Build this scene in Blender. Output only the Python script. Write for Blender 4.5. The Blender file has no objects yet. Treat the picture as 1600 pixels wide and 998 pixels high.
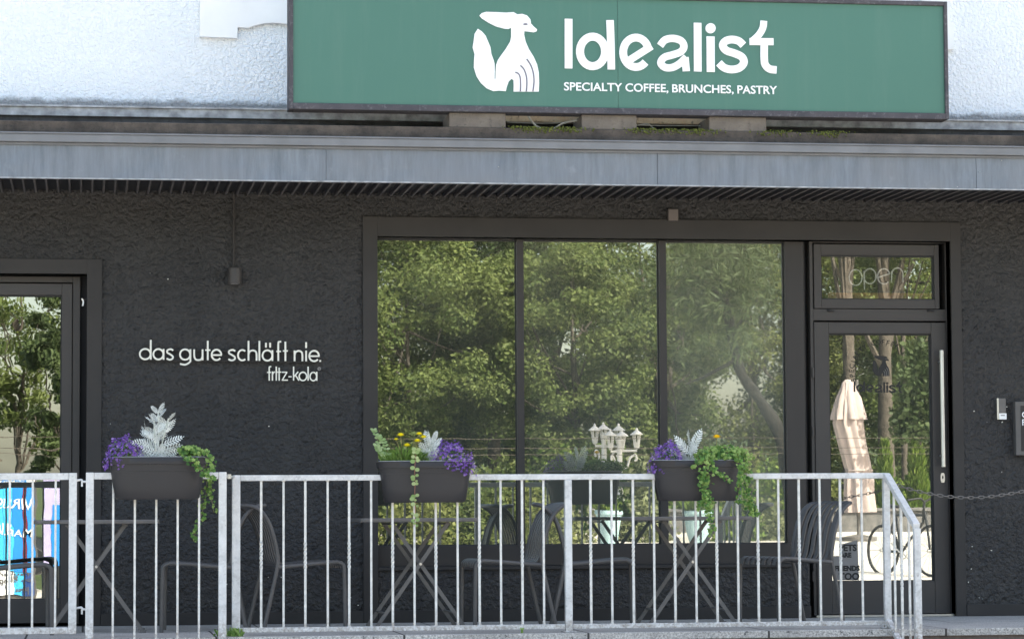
import bpy, bmesh, math, random
import numpy as np
from mathutils import Vector, Matrix, geometry
PI = math.pi
random.seed(7); RNG = np.random.default_rng(11)
SC = bpy.context.scene
COL = SC.collection
R = math.radians

# ------------------------------------------------------------------ camera
F = 4407.0                       # focal length in photo pixels (1600 wide)
VPX, VPY, HS = 130.0, 811.0, 0.0058
CAMY, CAMZ = -19.4, 0.72
dY = Vector((VPX - 800, -(VPY - 499), -F)).normalized()
vx, vy = VPX - 800, -(VPY - 499)
# direction of world X in camera space: perpendicular to dY, horizon slope HS
def _dx():
    h = Vector((1.0, HS, 0.0))          # horizon direction at infinity in the image
    n = Vector((vx, vy, -F)).cross(h).normalized()   # plane normal of horizon (world Z)
    if n.y < 0: n = -n
    return n
dZ = _dx()
dX = dY.cross(dZ).normalized()
ROT = Matrix((dX, dY, dZ))               # cam -> world
cam_d = bpy.data.cameras.new('camera'); cam = bpy.data.objects.new('camera', cam_d); COL.objects.link(cam)
cam_d.sensor_width = 36; cam_d.lens = F / 1600 * 36; cam_d.clip_start = 0.1; cam_d.clip_end = 600
CP = Vector((0, CAMY, CAMZ))
cam.matrix_world = Matrix.Translation(CP) @ ROT.to_4x4()
SC.camera = cam

def P(px, py, Y):
    """point of the plane y = Y that photo pixel (px, py) looks at"""
    d = ROT @ Vector((px - 800, -(py - 499), -F))
    t = (Y - CAMY) / d.y
    return CP + d * t
def X(px, Y, py=650): return P(px, py, Y).x
def Z(py, Y, px=800): return P(px, py, Y).z
def V(px, py, d):
    """real position, across the street, of something seen mirrored in the glass"""
    p = P(px, py, d - 0.0); return Vector((p.x, -p.y, p.z))

# ------------------------------------------------------------------ world, sun, exposure
SUN_EL, SUN_AZ = 46.0, 42.0              # azimuth from +Y towards +X
w = bpy.data.worlds.new('World'); SC.world = w; w.use_nodes = True
nt = w.node_tree; nt.nodes.clear()
sky = nt.nodes.new('ShaderNodeTexSky'); sky.sky_type = 'NISHITA'; sky.sun_disc = False
sky.sun_elevation = R(SUN_EL); sky.sun_rotation = R(SUN_AZ); sky.air_density = 1.0; sky.dust_density = 3.0; sky.ozone_density = 0.35
bg = nt.nodes.new('ShaderNodeBackground'); bg.inputs[1].default_value = 0.15
ow = nt.nodes.new('ShaderNodeOutputWorld')
wt = nt.nodes.new('ShaderNodeMix'); wt.data_type = 'RGBA'; wt.blend_type = 'MULTIPLY'; wt.inputs[0].default_value = 1; wt.inputs[7].default_value = (1.08, 1.0, .90, 1)
nt.links.new(sky.outputs[0], wt.inputs[6]); nt.links.new(wt.outputs[2], bg.inputs[0]); nt.links.new(bg.outputs[0], ow.inputs[0])
sd = bpy.data.lights.new('sun', 'SUN'); sd.energy = 4.5; sd.angle = R(0.5); sd.color = (1.0, 0.94, 0.84)
sun = bpy.data.objects.new('sun', sd); COL.objects.link(sun)
sdir = Vector((math.sin(R(SUN_AZ)) * math.cos(R(SUN_EL)), math.cos(R(SUN_AZ)) * math.cos(R(SUN_EL)), math.sin(R(SUN_EL))))
sun.rotation_euler = sdir.to_track_quat('Z', 'Y').to_euler(); sun.location = (0, 0, 30)
SC.view_settings.view_transform = 'Standard'; SC.view_settings.look = 'None'
SC.view_settings.gamma = 1; SC.view_settings.use_curve_mapping = False
SC.view_settings.exposure = 1.93
SC.render.engine = 'CYCLES'

# ------------------------------------------------------------------ materials
def new_mat(name):
    m = bpy.data.materials.new(name); m.use_nodes = True
    nt = m.node_tree; b = nt.nodes['Principled BSDF']
    return m, nt, b
def N(nt, t, **kw):
    n = nt.nodes.new(t)
    for k, v in kw.items():
        if k in n.inputs: n.inputs[k].default_value = v
        else: setattr(n, k, v)
    return n
def coords(nt, scale=(1, 1, 1)):
    tc = nt.nodes.new('ShaderNodeTexCoord'); mp = nt.nodes.new('ShaderNodeMapping')
    mp.inputs['Scale'].default_value = scale
    nt.links.new(tc.outputs['Object'], mp.inputs[0]); return mp.outputs[0]
def ramp(nt, src, stops):
    r = nt.nodes.new('ShaderNodeValToRGB'); e = r.color_ramp.elements
    while len(e) < len(stops): e.new(0.5)
    for el, (p, c) in zip(e, stops):
        el.position = p; el.color = (c[0], c[1], c[2], 1) if not isinstance(c, (int, float)) else (c, c, c, 1)
    nt.links.new(src, r.inputs[0]); return r.outputs[0]
def mixc(nt, f, a, b):
    m = nt.nodes.new('ShaderNodeMix'); m.data_type = 'RGBA'
    for s, v in ((0, f), (6, a), (7, b)):
        if hasattr(v, 'is_linked') or hasattr(v, 'links'): nt.links.new(v, m.inputs[s])
        elif s == 0: m.inputs[0].default_value = v
        else: m.inputs[s].default_value = (*v, 1)
    return m.outputs[2]
def bump(nt, b, h, strength, dist, prev=None):
    n = N(nt, 'ShaderNodeBump'); n.inputs['Strength'].default_value = strength; n.inputs['Distance'].default_value = dist
    nt.links.new(h, n.inputs['Height'])
    if prev: nt.links.new(prev, n.inputs['Normal'])
    nt.links.new(n.outputs[0], b.inputs['Normal']); return n.outputs[0]
def noise(nt, co, scale, detail=4, rough=.55, dist=0):
    n = N(nt, 'ShaderNodeTexNoise'); n.inputs['Scale'].default_value = scale; n.inputs['Detail'].default_value = detail
    n.inputs['Roughness'].default_value = rough; n.inputs['Distortion'].default_value = dist
    nt.links.new(co, n.inputs['Vector']); return n.outputs['Fac']
def math_(nt, op, a, b):
    m = nt.nodes.new('ShaderNodeMath'); m.operation = op
    for i, v in enumerate((a, b)):
        if isinstance(v, (int, float)): m.inputs[i].default_value = v
        else: nt.links.new(v, m.inputs[i])
    return m.outputs[0]

def simple(name, c, rough=.5, metal=0, spec=.5, var=.12, vs=6, bs=0, bd=.002, bscale=60):
    m, nt, b = new_mat(name)
    co = coords(nt)
    f = noise(nt, co, vs, 5)
    d = tuple(x * (1 - var) for x in c); l = tuple(min(1, x * (1 + var)) for x in c)
    nt.links.new(ramp(nt, f, [(.3, d), (.7, l)]), b.inputs['Base Color'])
    b.inputs['Roughness'].default_value = rough; b.inputs['Metallic'].default_value = metal
    b.inputs['Specular IOR Level'].default_value = spec
    if bs: bump(nt, b, noise(nt, co, bscale, 4), bs, bd)
    return m

def roughcast(name, c0, c1, rough, dist, sc=1.0, spec=.4, speck=None):
    m, nt, b = new_mat(name)
    co = coords(nt)
    n1 = noise(nt, co, 30 * sc, 3, .5, 1.2)
    n2 = noise(nt, co, 70 * sc, 3, .6, .5)
    v = N(nt, 'ShaderNodeTexVoronoi'); v.feature = 'SMOOTH_F1'; v.inputs['Scale'].default_value = 34 * sc
    nt.links.new(co, v.inputs['Vector'])
    big = noise(nt, co, 1.1, 5, .6)
    h = math_(nt, 'ADD', math_(nt, 'MULTIPLY', n1, 1.0), math_(nt, 'MULTIPLY', n2, .35))
    h = math_(nt, 'SUBTRACT', h, math_(nt, 'MULTIPLY', v.outputs['Distance'], .55))
    col = mixc(nt, big, c0, c1)
    if name == 'white_render':
        sp = N(nt, 'ShaderNodeSeparateXYZ'); tcg = N(nt, 'ShaderNodeTexCoord'); nt.links.new(tcg.outputs['Object'], sp.inputs[0])
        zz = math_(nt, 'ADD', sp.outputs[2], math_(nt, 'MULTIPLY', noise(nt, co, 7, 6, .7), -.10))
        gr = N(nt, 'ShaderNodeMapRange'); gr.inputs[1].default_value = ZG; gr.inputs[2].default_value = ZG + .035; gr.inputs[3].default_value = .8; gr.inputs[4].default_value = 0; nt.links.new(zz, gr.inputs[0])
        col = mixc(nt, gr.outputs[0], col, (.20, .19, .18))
        st_n = noise(nt, coords(nt, (1, 1, .10)), 5, 5, .7); col = mixc(nt, ramp(nt, st_n, [(.58, 0), (.75, .22)]), col, (.55, .56, .58))
    if name == 'dark_render':
        sn = noise(nt, coords(nt, (1, 1, .07)), 6, 5, .7); col = mixc(nt, ramp(nt, sn, [(.55, 0), (.8, .6)]), col, (.045, .043, .041))
        pn_ = noise(nt, co, .9, 4, .6); col = mixc(nt, ramp(nt, pn_, [(.52, 0), (.56, .35)]), col, (.009, .009, .0095))
        sp = N(nt, 'ShaderNodeSeparateXYZ'); tcg = N(nt, 'ShaderNodeTexCoord'); nt.links.new(tcg.outputs['Object'], sp.inputs[0])
        gr = N(nt, 'ShaderNodeMapRange'); gr.inputs[1].default_value = .05; gr.inputs[2].default_value = .40; gr.inputs[3].default_value = .75; gr.inputs[4].default_value = 0; nt.links.new(sp.outputs[2], gr.inputs[0])
        dn = math_(nt, 'MULTIPLY', gr.outputs[0], ramp(nt, noise(nt, co, 16, 6, .75), [(.45, 0), (.7, 1)])); col = mixc(nt, dn, col, (.085, .08, .072))
    if speck:
        s = noise(nt, co, 140, 2)
        col = mixc(nt, ramp(nt, s, [(.72, 0), (.77, 1)]), col, speck)
    nt.links.new(col, b.inputs['Base Color'])
    b.inputs['Roughness'].default_value = rough; b.inputs['Specular IOR Level'].default_value = spec
    if name == 'white_render':
        h = math_(nt, 'ADD', ramp(nt, noise(nt, co, 44, 2, .5, .3), [(.35, 0), (.62, 1)]), math_(nt, 'MULTIPLY', noise(nt, co, 120, 2), .5)); dist = .014
    bump(nt, b, h, (.75 if name == 'white_render' else 1.0) if dist != .030 else .6, dist)
    return m

M = {}
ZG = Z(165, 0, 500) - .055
M['dark_render'] = roughcast('dark_render', (.018, .0172, .017), (.028, .0267, .0262), .44, .030, spec=.42)
M['white_render'] = roughcast('white_render', (.84, .89, .94), (.90, .93, .96), .8, .034, 1.0)
M['dark_smooth'] = simple('dark_smooth', (.036, .033, .031), .6, spec=.3, var=.12, vs=3, bs=.4, bd=.002, bscale=45)
M['door_frame'] = simple('door_frame', (.055, .050, .047), .45, spec=.3, var=.05, vs=2, bs=.05)
M['window_frame'] = simple('window_frame', (.038, .034, .032), .45, spec=.3, var=.08, vs=3, bs=.05)
M['black_gap'] = simple('black_gap', (.012, .012, .014), .8)
M['plaster'] = simple('plaster', (.82, .83, .83), .75, var=.04, vs=4, bs=.25, bd=.003, bscale=30)
M['plaster_edge'] = simple('plaster_edge', (.50, .44, .43), .8, var=.1)
M['anthracite'] = simple('anthracite', (.098, .093, .090), .42, spec=.4, var=.1, vs=8, bs=.12, bd=.0006, bscale=400)
M['anthracite_table'] = simple('anthracite_table', (.15, .140, .130), .5, spec=.35, var=.12, vs=12, bs=.1, bd=.0006, bscale=300)
M['planter'] = simple('planter', (.027, .025, .026), .48, spec=.4, var=.06, vs=5, bs=.12, bd=.0008, bscale=120)
M['soil'] = simple('soil', (.05, .035, .025), .95, bs=1, bd=.01, bscale=80)
M['letter_cream'] = simple('letter_cream', (.80, .79, .70), .5, var=.04)
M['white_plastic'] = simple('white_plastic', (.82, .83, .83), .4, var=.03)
M['sign_white'] = simple('sign_white', (.86, .87, .88), .45, var=.02)
M['sign_dark'] = simple('sign_dark', (.16, .15, .19), .5)
M['steel'] = simple('steel', (.50, .50, .49), .28, metal=.9, var=.05)
M['rubber'] = simple('rubber', (.02, .02, .02), .7)
M['cable'] = simple('cable', (.66, .65, .62), .5)
M['cable_dark'] = simple('cable_dark', (.04, .04, .04), .6)
M['copper_dark'] = simple('copper_dark', (.14, .12, .11), .6, metal=.3)

def galvanised():
    m, nt, b = new_mat('galvanised_steel')
    co = coords(nt)
    v = N(nt, 'ShaderNodeTexVoronoi'); v.inputs['Scale'].default_value = 70; nt.links.new(co, v.inputs['Vector'])
    sep = N(nt, 'ShaderNodeSeparateColor'); nt.links.new(v.outputs['Color'], sep.inputs[0])
    n = noise(nt, co, 9, 6, .65)
    c = mixc(nt, ramp(nt, n, [(.35, 0), (.7, 1)]), (.48, .475, .46), (.74, .73, .71))
    c2 = mixc(nt, math_(nt, 'MULTIPLY', sep.outputs[0], .45), c, (.80, .80, .78))
    n3 = noise(nt, co, 38, 3, .6)
    c3 = mixc(nt, ramp(nt, n3, [(.62, 0), (.78, .8)]), c2, (.30, .29, .27))
    nt.links.new(c3, b.inputs['Base Color'])
    b.inputs['Metallic'].default_value = .1; b.inputs['Roughness'].default_value = .5
    bump(nt, b, n3, .3, .001)
    return m
M['galv'] = galvanised()
def rust_foot(m):
    nt = m.node_tree; b = nt.nodes['Principled BSDF']; src = b.inputs['Base Color'].links[0].from_socket
    sp = N(nt, 'ShaderNodeSeparateXYZ'); tc = N(nt, 'ShaderNodeTexCoord'); nt.links.new(tc.outputs['Object'], sp.inputs[0])
    gr = N(nt, 'ShaderNodeMapRange'); gr.inputs[1].default_value = .0; gr.inputs[2].default_value = .16; gr.inputs[3].default_value = 1; gr.inputs[4].default_value = 0; nt.links.new(sp.outputs[2], gr.inputs[0])
    f = math_(nt, 'MULTIPLY', gr.outputs[0], ramp(nt, noise(nt, tc.outputs['Object'], 45, 5, .7), [(.42, 0), (.62, .85)]))
    nt.links.new(mixc(nt, f, src, (.20, .15, .11)), b.inputs['Base Color'])
rust_foot(M['galv'])
M['galv_bar'] = simple('galvanised_bar', (.72, .70, .65), .5, metal=.05, var=.18, vs=25)

rust_foot(M['galv_bar'])
def zinc():
    m, nt, b = new_mat('zinc_fascia')
    co = coords(nt, (1.0, 1.0, .12)); co2 = coords(nt)
    n = noise(nt, co, 14, 7, .7)
    n2 = noise(nt, co2, 1.3, 5, .6)
    n3 = noise(nt, co2, 9, 6, .7)
    c = mixc(nt, ramp(nt, n, [(.35, 0), (.75, 1)]), (.12, .14, .165), (.225, .255, .295))
    c = mixc(nt, ramp(nt, n2, [(.4, 0), (.65, .6)]), c, (.18, .19, .21))
    c = mixc(nt, ramp(nt, n3, [(.6, 0), (.75, .35)]), c, (.30, .32, .34))
    nt.links.new(c, b.inputs['Base Color']); b.inputs['Roughness'].default_value = .48; b.inputs['Metallic'].default_value = .2
    bump(nt, b, noise(nt, co2, 2.6, 3, .5), .8, .03)
    return m
M['zinc'] = zinc()
M['zinc_lip'] = simple('zinc_lip', (.17, .175, .185), .5, metal=.15, var=.15, vs=5)
M['flashing'] = simple('flashing', (.34, .35, .37), .6, metal=.1, var=.45, vs=14)
M['soffit'] = simple('soffit', (.034, .034, .038), .5, var=.2, vs=4)
M['soffit_rib'] = simple('soffit_rib', (.13, .12, .118), .6, var=.2, vs=4)
def grimy(name, c0, c1, c2):
    m, nt, b = new_mat(name); co = coords(nt)
    n = noise(nt, co, 7, 8, .7); n2 = noise(nt, co, 30, 5, .7)
    c = mixc(nt, ramp(nt, n, [(.35, 0), (.65, 1)]), c0, c1)
    c = mixc(nt, ramp(nt, n2, [(.55, 0), (.7, .8)]), c, c2)
    nt.links.new(c, b.inputs['Base Color']); b.inputs['Roughness'].default_value = .9
    bump(nt, b, n2, .6, .006); return m
M['slab_concrete'] = grimy('slab_concrete', (.055, .045, .038), (.13, .105, .085), (.03, .03, .027))
M['ledge_dark'] = grimy('ledge_dark', (.05, .05, .055), (.10, .10, .105), (.03, .03, .03))
M['block_concrete'] = grimy('block_concrete', (.12, .105, .09), (.19, .165, .14), (.07, .06, .055))
M['old_plaster'] = grimy('old_plaster', (.80, .62, .44), (.88, .78, .64), (.16, .12, .09))
M['moss'] = simple('moss', (.13, .15, .03), 1, var=.5, vs=40, bs=1, bd=.01, bscale=120)
M['riser'] = grimy('riser', (.13, .10, .085), (.20, .16, .14), (.09, .07, .06))

def granite():
    m, nt, b = new_mat('granite'); co = coords(nt)
    n = noise(nt, co, 95, 3, .7); n2 = noise(nt, co, 2.2, 5, .6); n3 = noise(nt, co, 42, 2, .5)
    c = mixc(nt, ramp(nt, n, [(.35, 0), (.65, 1)]), (.24, .225, .205), (.68, .65, .60))
    c = mixc(nt, ramp(nt, n2, [(.45, 0), (.7, .5)]), c, (.20, .185, .17))
    c = mixc(nt, ramp(nt, n3, [(.66, 0), (.72, .8)]), c, (.05, .05, .05))
    br = N(nt, 'ShaderNodeTexBrick'); br.inputs['Scale'].default_value = 1; br.inputs['Brick Width'].default_value = 1.15
    br.inputs['Row Height'].default_value = 1.05; br.inputs['Mortar Size'].default_value = .007
    br.offset = .3
    nt.links.new(co, br.inputs['Vector'])
    c = mixc(nt, br.outputs['Fac'], c, (.05, .045, .04))
    nt.links.new(c, b.inputs['Base Color']); b.inputs['Roughness'].default_value = .85
    bump(nt, b, n, .4, .003); return m
M['granite'] = granite()

def sign_green():
    m, nt, b = new_mat('sign_green'); co = coords(nt, (1, 1, 1))
    n = noise(nt, co, .8, 3)
    c = mixc(nt, n, (.054, .152, .116), (.070, .180, .138))
    c = mixc(nt, ramp(nt, noise(nt, coords(nt, (1, 1, .08)), 9, 6, .7), [(.5, 0), (.8, .16)]), c, (.16, .25, .21))
    bump(nt, b, noise(nt, coords(nt, (1, 1, .4)), 1.2, 2), .5, .02)
    nt.links.new(c, b.inputs['Base Color']); b.inputs['Roughness'].default_value = .38
    return m
M['sign_green'] = sign_green()
M['sign_frame'] = grimy('sign_frame', (.055, .055, .065), (.085, .08, .09), (.16, .16, .17))

def glass(name, refl, tint, haze, wav, seed=0., wscale=(1, 1, 1), blur=.004):
    m = bpy.data.materials.new(name); m.use_nodes = True
    nt = m.node_tree; nt.nodes.clear()
    out = N(nt, 'ShaderNodeOutputMaterial')
    tr = N(nt, 'ShaderNodeBsdfTransparent'); tr.inputs[0].default_value = (*tint, 1)
    gl = N(nt, 'ShaderNodeBsdfGlossy'); gl.inputs['Roughness'].default_value = blur; gl.inputs[0].default_value = (.96, 1, .95, 1)
    tc = N(nt, 'ShaderNodeTexCoord'); mp = N(nt, 'ShaderNodeMapping'); mp.inputs['Location'].default_value = (seed, seed * .7, seed * 1.3)
    mp.inputs['Scale'].default_value = wscale
    nt.links.new(tc.outputs['Object'], mp.inputs[0])
    n = noise(nt, mp.outputs[0], 1.6, 2, .5, .4)
    bp = N(nt, 'ShaderNodeBump'); bp.inputs['Strength'].default_value = 1; bp.inputs['Distance'].default_value = wav
    nt.links.new(n, bp.inputs['Height']); nt.links.new(bp.outputs[0], gl.inputs['Normal'])
    mx = N(nt, 'ShaderNodeMixShader'); lw = N(nt, 'ShaderNodeFresnel'); lw.inputs[0].default_value = 1.5
    fac = math_(nt, 'ADD', lw.outputs[0], refl - .04)
    nt.links.new(fac, mx.inputs[0]); nt.links.new(tr.outputs[0], mx.inputs[1]); nt.links.new(gl.outputs[0], mx.inputs[2])
    df = N(nt, 'ShaderNodeBsdfDiffuse'); df.inputs[0].default_value = (.66, .68, .56, 1)  # pale veil mixed into the pane, imitates milky hazy reflections
    mx2 = N(nt, 'ShaderNodeMixShader')
    dn = noise(nt, mp.outputs[0], 1.1, 6, .6)
    dd = ramp(nt, dn, [(.3, haze * .6), (.7, haze * 1.3)])
    nt.links.new(dd, mx2.inputs[0]); nt.links.new(mx.outputs[0], mx2.inputs[1]); nt.links.new(df.outputs[0], mx2.inputs[2])
    nt.links.new(mx2.outputs[0], out.inputs[0]); return m
M['glass_a'] = glass('window_glass_clear', .44, (.5, .52, .5), .06, .00016, 3, blur=.005)
M['glass_b'] = glass('window_glass_milky', .44, (.5, .52, .5), .09, .00016, 9, blur=.006)
M['glass_c'] = glass('window_glass_hazy', .40, (.5, .52, .5), .15, .0004, 17, blur=.009)
M['glass_door'] = glass('door_glass', .46, (.85, .87, .85), .05, .00012, 23, blur=.003)
M['glass_side'] = glass('side_door_glass', .40, (.5, .52, .5), .01, .0006, 31, (1.0, 1, 1.9))

def leafmat(name, dark, light, trans=.35, rough=.6, hot=None):
    m, nt, b = new_mat(name)
    g = N(nt, 'ShaderNodeNewGeometry')
    if 'tree' in name:
        big = noise(nt, coords(nt), 1.5, 3, .6); f_ = math_(nt, 'ADD', math_(nt, 'MULTIPLY', g.outputs['Random Per Island'], .55), math_(nt, 'MULTIPLY', ramp(nt, big, [(.35, 0), (.65, 1)]), .45))
        c = mixc(nt, f_, dark, light)
    else: c = mixc(nt, g.outputs['Random Per Island'], dark, light)
    if hot:
        c = mixc(nt, ramp(nt, g.outputs['Random Per Island'], [(.85, 0), (.9, 1)]), c, hot)
    nt.links.new(c, b.inputs['Base Color']); b.inputs['Roughness'].default_value = rough
    b.inputs['Specular IOR Level'].default_value = .3
    out = nt.nodes['Material Output']; t = N(nt, 'ShaderNodeBsdfTranslucent'); nt.links.new(c, t.inputs[0])
    mx = N(nt, 'ShaderNodeMixShader'); mx.inputs[0].default_value = trans
    nt.links.new(b.outputs[0], mx.inputs[1]); nt.links.new(t.outputs[0], mx.inputs[2]); nt.links.new(mx.outputs[0], out.inputs[0])
    return m
M['leaf_tree'] = leafmat('leaf_tree', (.06, .10, .026), (.22, .26, .08), .45)
M['leaf_tree_yellow'] = leafmat('leaf_tree_yellow', (.12, .15, .035), (.28, .30, .10), .45)
M['leaf_tree_dark'] = leafmat('leaf_tree_dark', (.04, .065, .025), (.11, .15, .05), .35)
M['leaf_pale'] = leafmat('leaf_pale', (.16, .19, .09), (.26, .28, .14), .3)
M['leaf_thuja'] = leafmat('leaf_thuja', (.10, .17, .03), (.24, .32, .06), .35)
M['silver'] = leafmat('silver_leaf', (.62, .66, .62), (.86, .88, .84), .15, .8)
M['silver_stem'] = simple('silver_stem', (.55, .58, .52), .8)
M['ivy'] = leafmat('ivy_leaf', (.10, .21, .035), (.36, .50, .14), .3, .45)
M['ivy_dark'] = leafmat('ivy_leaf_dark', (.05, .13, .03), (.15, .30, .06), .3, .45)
M['herb'] = leafmat('feathery_leaf', (.12, .22, .04), (.26, .40, .10), .3)
M['pale_round'] = leafmat('variegated_leaf', (.26, .42, .13), (.55, .64, .32), .3)
M['purple'] = leafmat('purple_petal', (.11, .04, .28), (.30, .13, .58), .15, .6, hot=(.50, .32, .68))
M['yellow'] = leafmat('yellow_petal', (1.0, .84, .02), (1.0, .93, .06), .1, .6)
M['orange'] = leafmat('orange_petal', (1.0, .66, .02), (1.0, .78, .04), .15, .6)
M['vine_stem'] = simple('vine_stem', (.22, .20, .08), .7)
M['bark'] = simple('bark', (.085, .07, .055), .9, var=.35, vs=9, bs=1, bd=.02, bscale=18)
M['bark_dark'] = simple('bark_dark', (.020, .018, .015), .95, var=.35, vs=9, bs=1, bd=.02, bscale=18)
M['asphalt'] = simple('asphalt', (.055, .055, .057), .9, var=.2, vs=2, bs=.5, bd=.004, bscale=120)
M['paving'] = simple('paving', (.50, .47, .42), .9, var=.12, vs=1.5, bs=.3, bd=.004, bscale=60)
M['grass'] = simple('grass_ground', (.05, .075, .02), 1, var=.4, vs=3, bs=1, bd=.03, bscale=20)
M['stone_wall'] = grimy('stone_wall', (.10, .10, .10), (.20, .19, .18), (.07, .07, .07))
M['canvas'] = simple('canvas', (.46, .38, .35), .9, var=.08, vs=6)
M['lamp_white'] = simple('lamp_white', (.80, .78, .74), .5, var=.04)
M['pot_blue'] = simple('pot_blue', (.35, .50, .52), .6)
M['interior'] = simple('interior', (.10, .095, .085), .9, var=.2, vs=.8)
M['wood'] = simple('wood', (.45, .22, .07), .6, var=.25, vs=9)
M['decal'] = simple('decal_ink', (.007, .007, .007), .6)
M['decal_grey'] = simple('decal_grey', (.20, .19, .18), .7)
M['roof'] = simple('roof', (.12, .07, .05), .8)
for nm, c in (('blue', (.02, .22, .62)), ('cyan', (.05, .42, .75)), ('pink', (.62, .34, .44)), ('navy', (.02, .06, .22)), ('maroon', (.16, .02, .04)),
              ('lilac', (.42, .38, .62)), ('poster_white', (.72, .74, .76)), ('car_paint', (.02, .022, .025))):
    M[nm] = simple(nm, c, .35, var=.06)

# ------------------------------------------------------------------ mesh helpers
class MB:
    def __init__(s): s.v = []; s.f = []; s.smooth = False
    def add(s, vs, fs):
        o = len(s.v); s.v += [tuple(p) for p in vs]; s.f += [tuple(i + o for i in f) for f in fs]; return s
    def box(s, x0, x1, y0, y1, z0, z1):
        if x0 > x1: x0, x1 = x1, x0
        if y0 > y1: y0, y1 = y1, y0
        if z0 > z1: z0, z1 = z1, z0
        return s.add([(x0, y0, z0), (x1, y0, z0), (x1, y1, z0), (x0, y1, z0), (x0, y0, z1), (x1, y0, z1), (x1, y1, z1), (x0, y1, z1)],
                     [(3, 2, 1, 0), (4, 5, 6, 7), (0, 1, 5, 4), (1, 2, 6, 5), (2, 3, 7, 6), (3, 0, 4, 7)])
    def bar(s, a, b, wx, wy=None, up=Vector((0, 1, 0))):
        """square bar from a to b; wy measured along 'up'"""
        a = Vector(a); b = Vector(b); wy = wy or wx; d = (b - a).normalized()
        u = d.cross(up)
        if u.length < 1e-4: u = d.cross(Vector((1, 0, 0)))
        u.normalize(); v = u.cross(d).normalized()
        vs = []
        for p in (a, b):
            for i, j in ((-1, -1), (1, -1), (1, 1), (-1, 1)): vs.append(p + u * (i * wx / 2) + v * (j * wy / 2))
        return s.add(vs, [(3, 2, 1, 0), (4, 5, 6, 7), (0, 1, 5, 4), (1, 2, 6, 5), (2, 3, 7, 6), (3, 0, 4, 7)])
    def tube(s, pts, r, n=8, closed=False, taper=None):
        pts = [Vector(p) for p in pts]; k = len(pts); rings = []
        prev = None
        for i, p in enumerate(pts):
            if closed: t = pts[(i + 1) % k] - pts[i - 1]
            else: t = (pts[min(i + 1, k - 1)] - pts[max(i - 1, 0)])
            t.normalize()
            if prev is None:
                a = Vector((0, 0, 1)) if abs(t.z) < .9 else Vector((0, 1, 0))
                u = t.cross(a).normalized()
            else:
                u = prev - t * prev.dot(t); u.normalize()
            prev = u; v = t.cross(u)
            rr = r if taper is None else taper[i]
            rings.append([p + (u * math.cos(2 * PI * j / n) + v * math.sin(2 * PI * j / n)) * rr for j in range(n)])
        vs = [q for rg in rings for q in rg]; fs = []
        m = k if closed else k - 1
        for i in range(m):
            a = i * n; b = ((i + 1) % k) * n
            for j in range(n):
                j2 = (j + 1) % n; fs.append((a + j, a + j2, b + j2, b + j))
        if not closed: fs.append(tuple(range(n))[::-1]); fs.append(tuple((k - 1) * n + j for j in range(n)))
        s.smooth = True
        return s.add(vs, fs)
    def lathe(s, prof, n=20, c=(0, 0, 0), cap=True):
        vs = []; fs = []
        for r, z in prof:
            for j in range(n): vs.append((c[0] + r * math.cos(2 * PI * j / n), c[1] + r * math.sin(2 * PI * j / n), c[2] + z))
        for i in range(len(prof) - 1):
            for j in range(n):
                j2 = (j + 1) % n; fs.append((i * n + j, i * n + j2, (i + 1) * n + j2, (i + 1) * n + j))
        if cap: fs.append(tuple(range(n))[::-1]); fs.append(tuple((len(prof) - 1) * n + j for j in range(n)))
        return s.add(vs, fs)
    def ribbon(s, pts, wd, y0, y1, closed=False):
        """flat stroke in the xz plane, front at y0, back at y1"""
        pts = [Vector(p) for p in pts]; k = len(pts); vs = []
        for i, p in enumerate(pts):
            if closed: a = pts[i - 1]; b = pts[(i + 1) % k]
            else: a = pts[max(0, i - 1)]; b = pts[min(k - 1, i + 1)]
            t1 = (p - a); t2 = (b - p)
            if t1.length < 1e-9: t1 = t2
            if t2.length < 1e-9: t2 = t1
            t1.normalize(); t2.normalize(); t = (t1 + t2)
            if t.length < 1e-6: t = t1
            t.normalize(); n = Vector((-t.y, t.x)); c = max(.5, t.dot(t1)); h = wd / 2 / c
            l = p + n * h; r_ = p - n * h
            vs += [(l.x, y0, l.y), (r_.x, y0, r_.y), (r_.x, y1, r_.y), (l.x, y1, l.y)]
        fs = []
        for i in range(k if closed else k - 1):
            a = i * 4; b = ((i + 1) % k) * 4
            for j in range(4):
                j2 = (j + 1) % 4; fs.append((a + j, b + j, b + j2, a + j2))
        if not closed: fs.append((0, 1, 2, 3)); fs.append(tuple((k - 1) * 4 + j for j in (3, 2, 1, 0)))
        return s.add(vs, fs)
    def poly(s, pts, y0, y1):
        """filled outline in xz extruded from y0 (front) to y1"""
        p3 = [Vector((p[0], p[1], 0)) for p in pts]
        tris = geometry.tessellate_polygon([p3]); k = len(pts)
        vs = [(p[0], y0, p[1]) for p in pts] + [(p[0], y1, p[1]) for p in pts]
        fs = [tuple(t) for t in tris] + [tuple(i + k for i in t[::-1]) for t in tris]
        fs += [(i, (i + 1) % k, (i + 1) % k + k, i + k) for i in range(k)]
        return s.add(vs, fs)
    def build(s, name, mat, parent=None, smooth=None, bevel=0, loc=None, fix=True):
        me = bpy.data.meshes.new(name); me.from_pydata(s.v, [], s.f); me.update()
        if fix and len(s.f) < 60000:
            bm = bmesh.new(); bm.from_mesh(me); bmesh.ops.recalc_face_normals(bm, faces=bm.faces); bm.to_mesh(me); bm.free()
        me.materials.append(mat)
        sm = s.smooth if smooth is None else smooth
        if sm: me.shade_smooth()
        o = bpy.data.objects.new(name, me); COL.objects.link(o)
        if sm and not bevel:
            mod = o.modifiers.new('edge', 'EDGE_SPLIT'); mod.split_angle = R(50)
        if bevel:
            mod = o.modifiers.new('bevel', 'BEVEL'); mod.width = bevel; mod.segments = 2; mod.limit_method = 'ANGLE'
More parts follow.
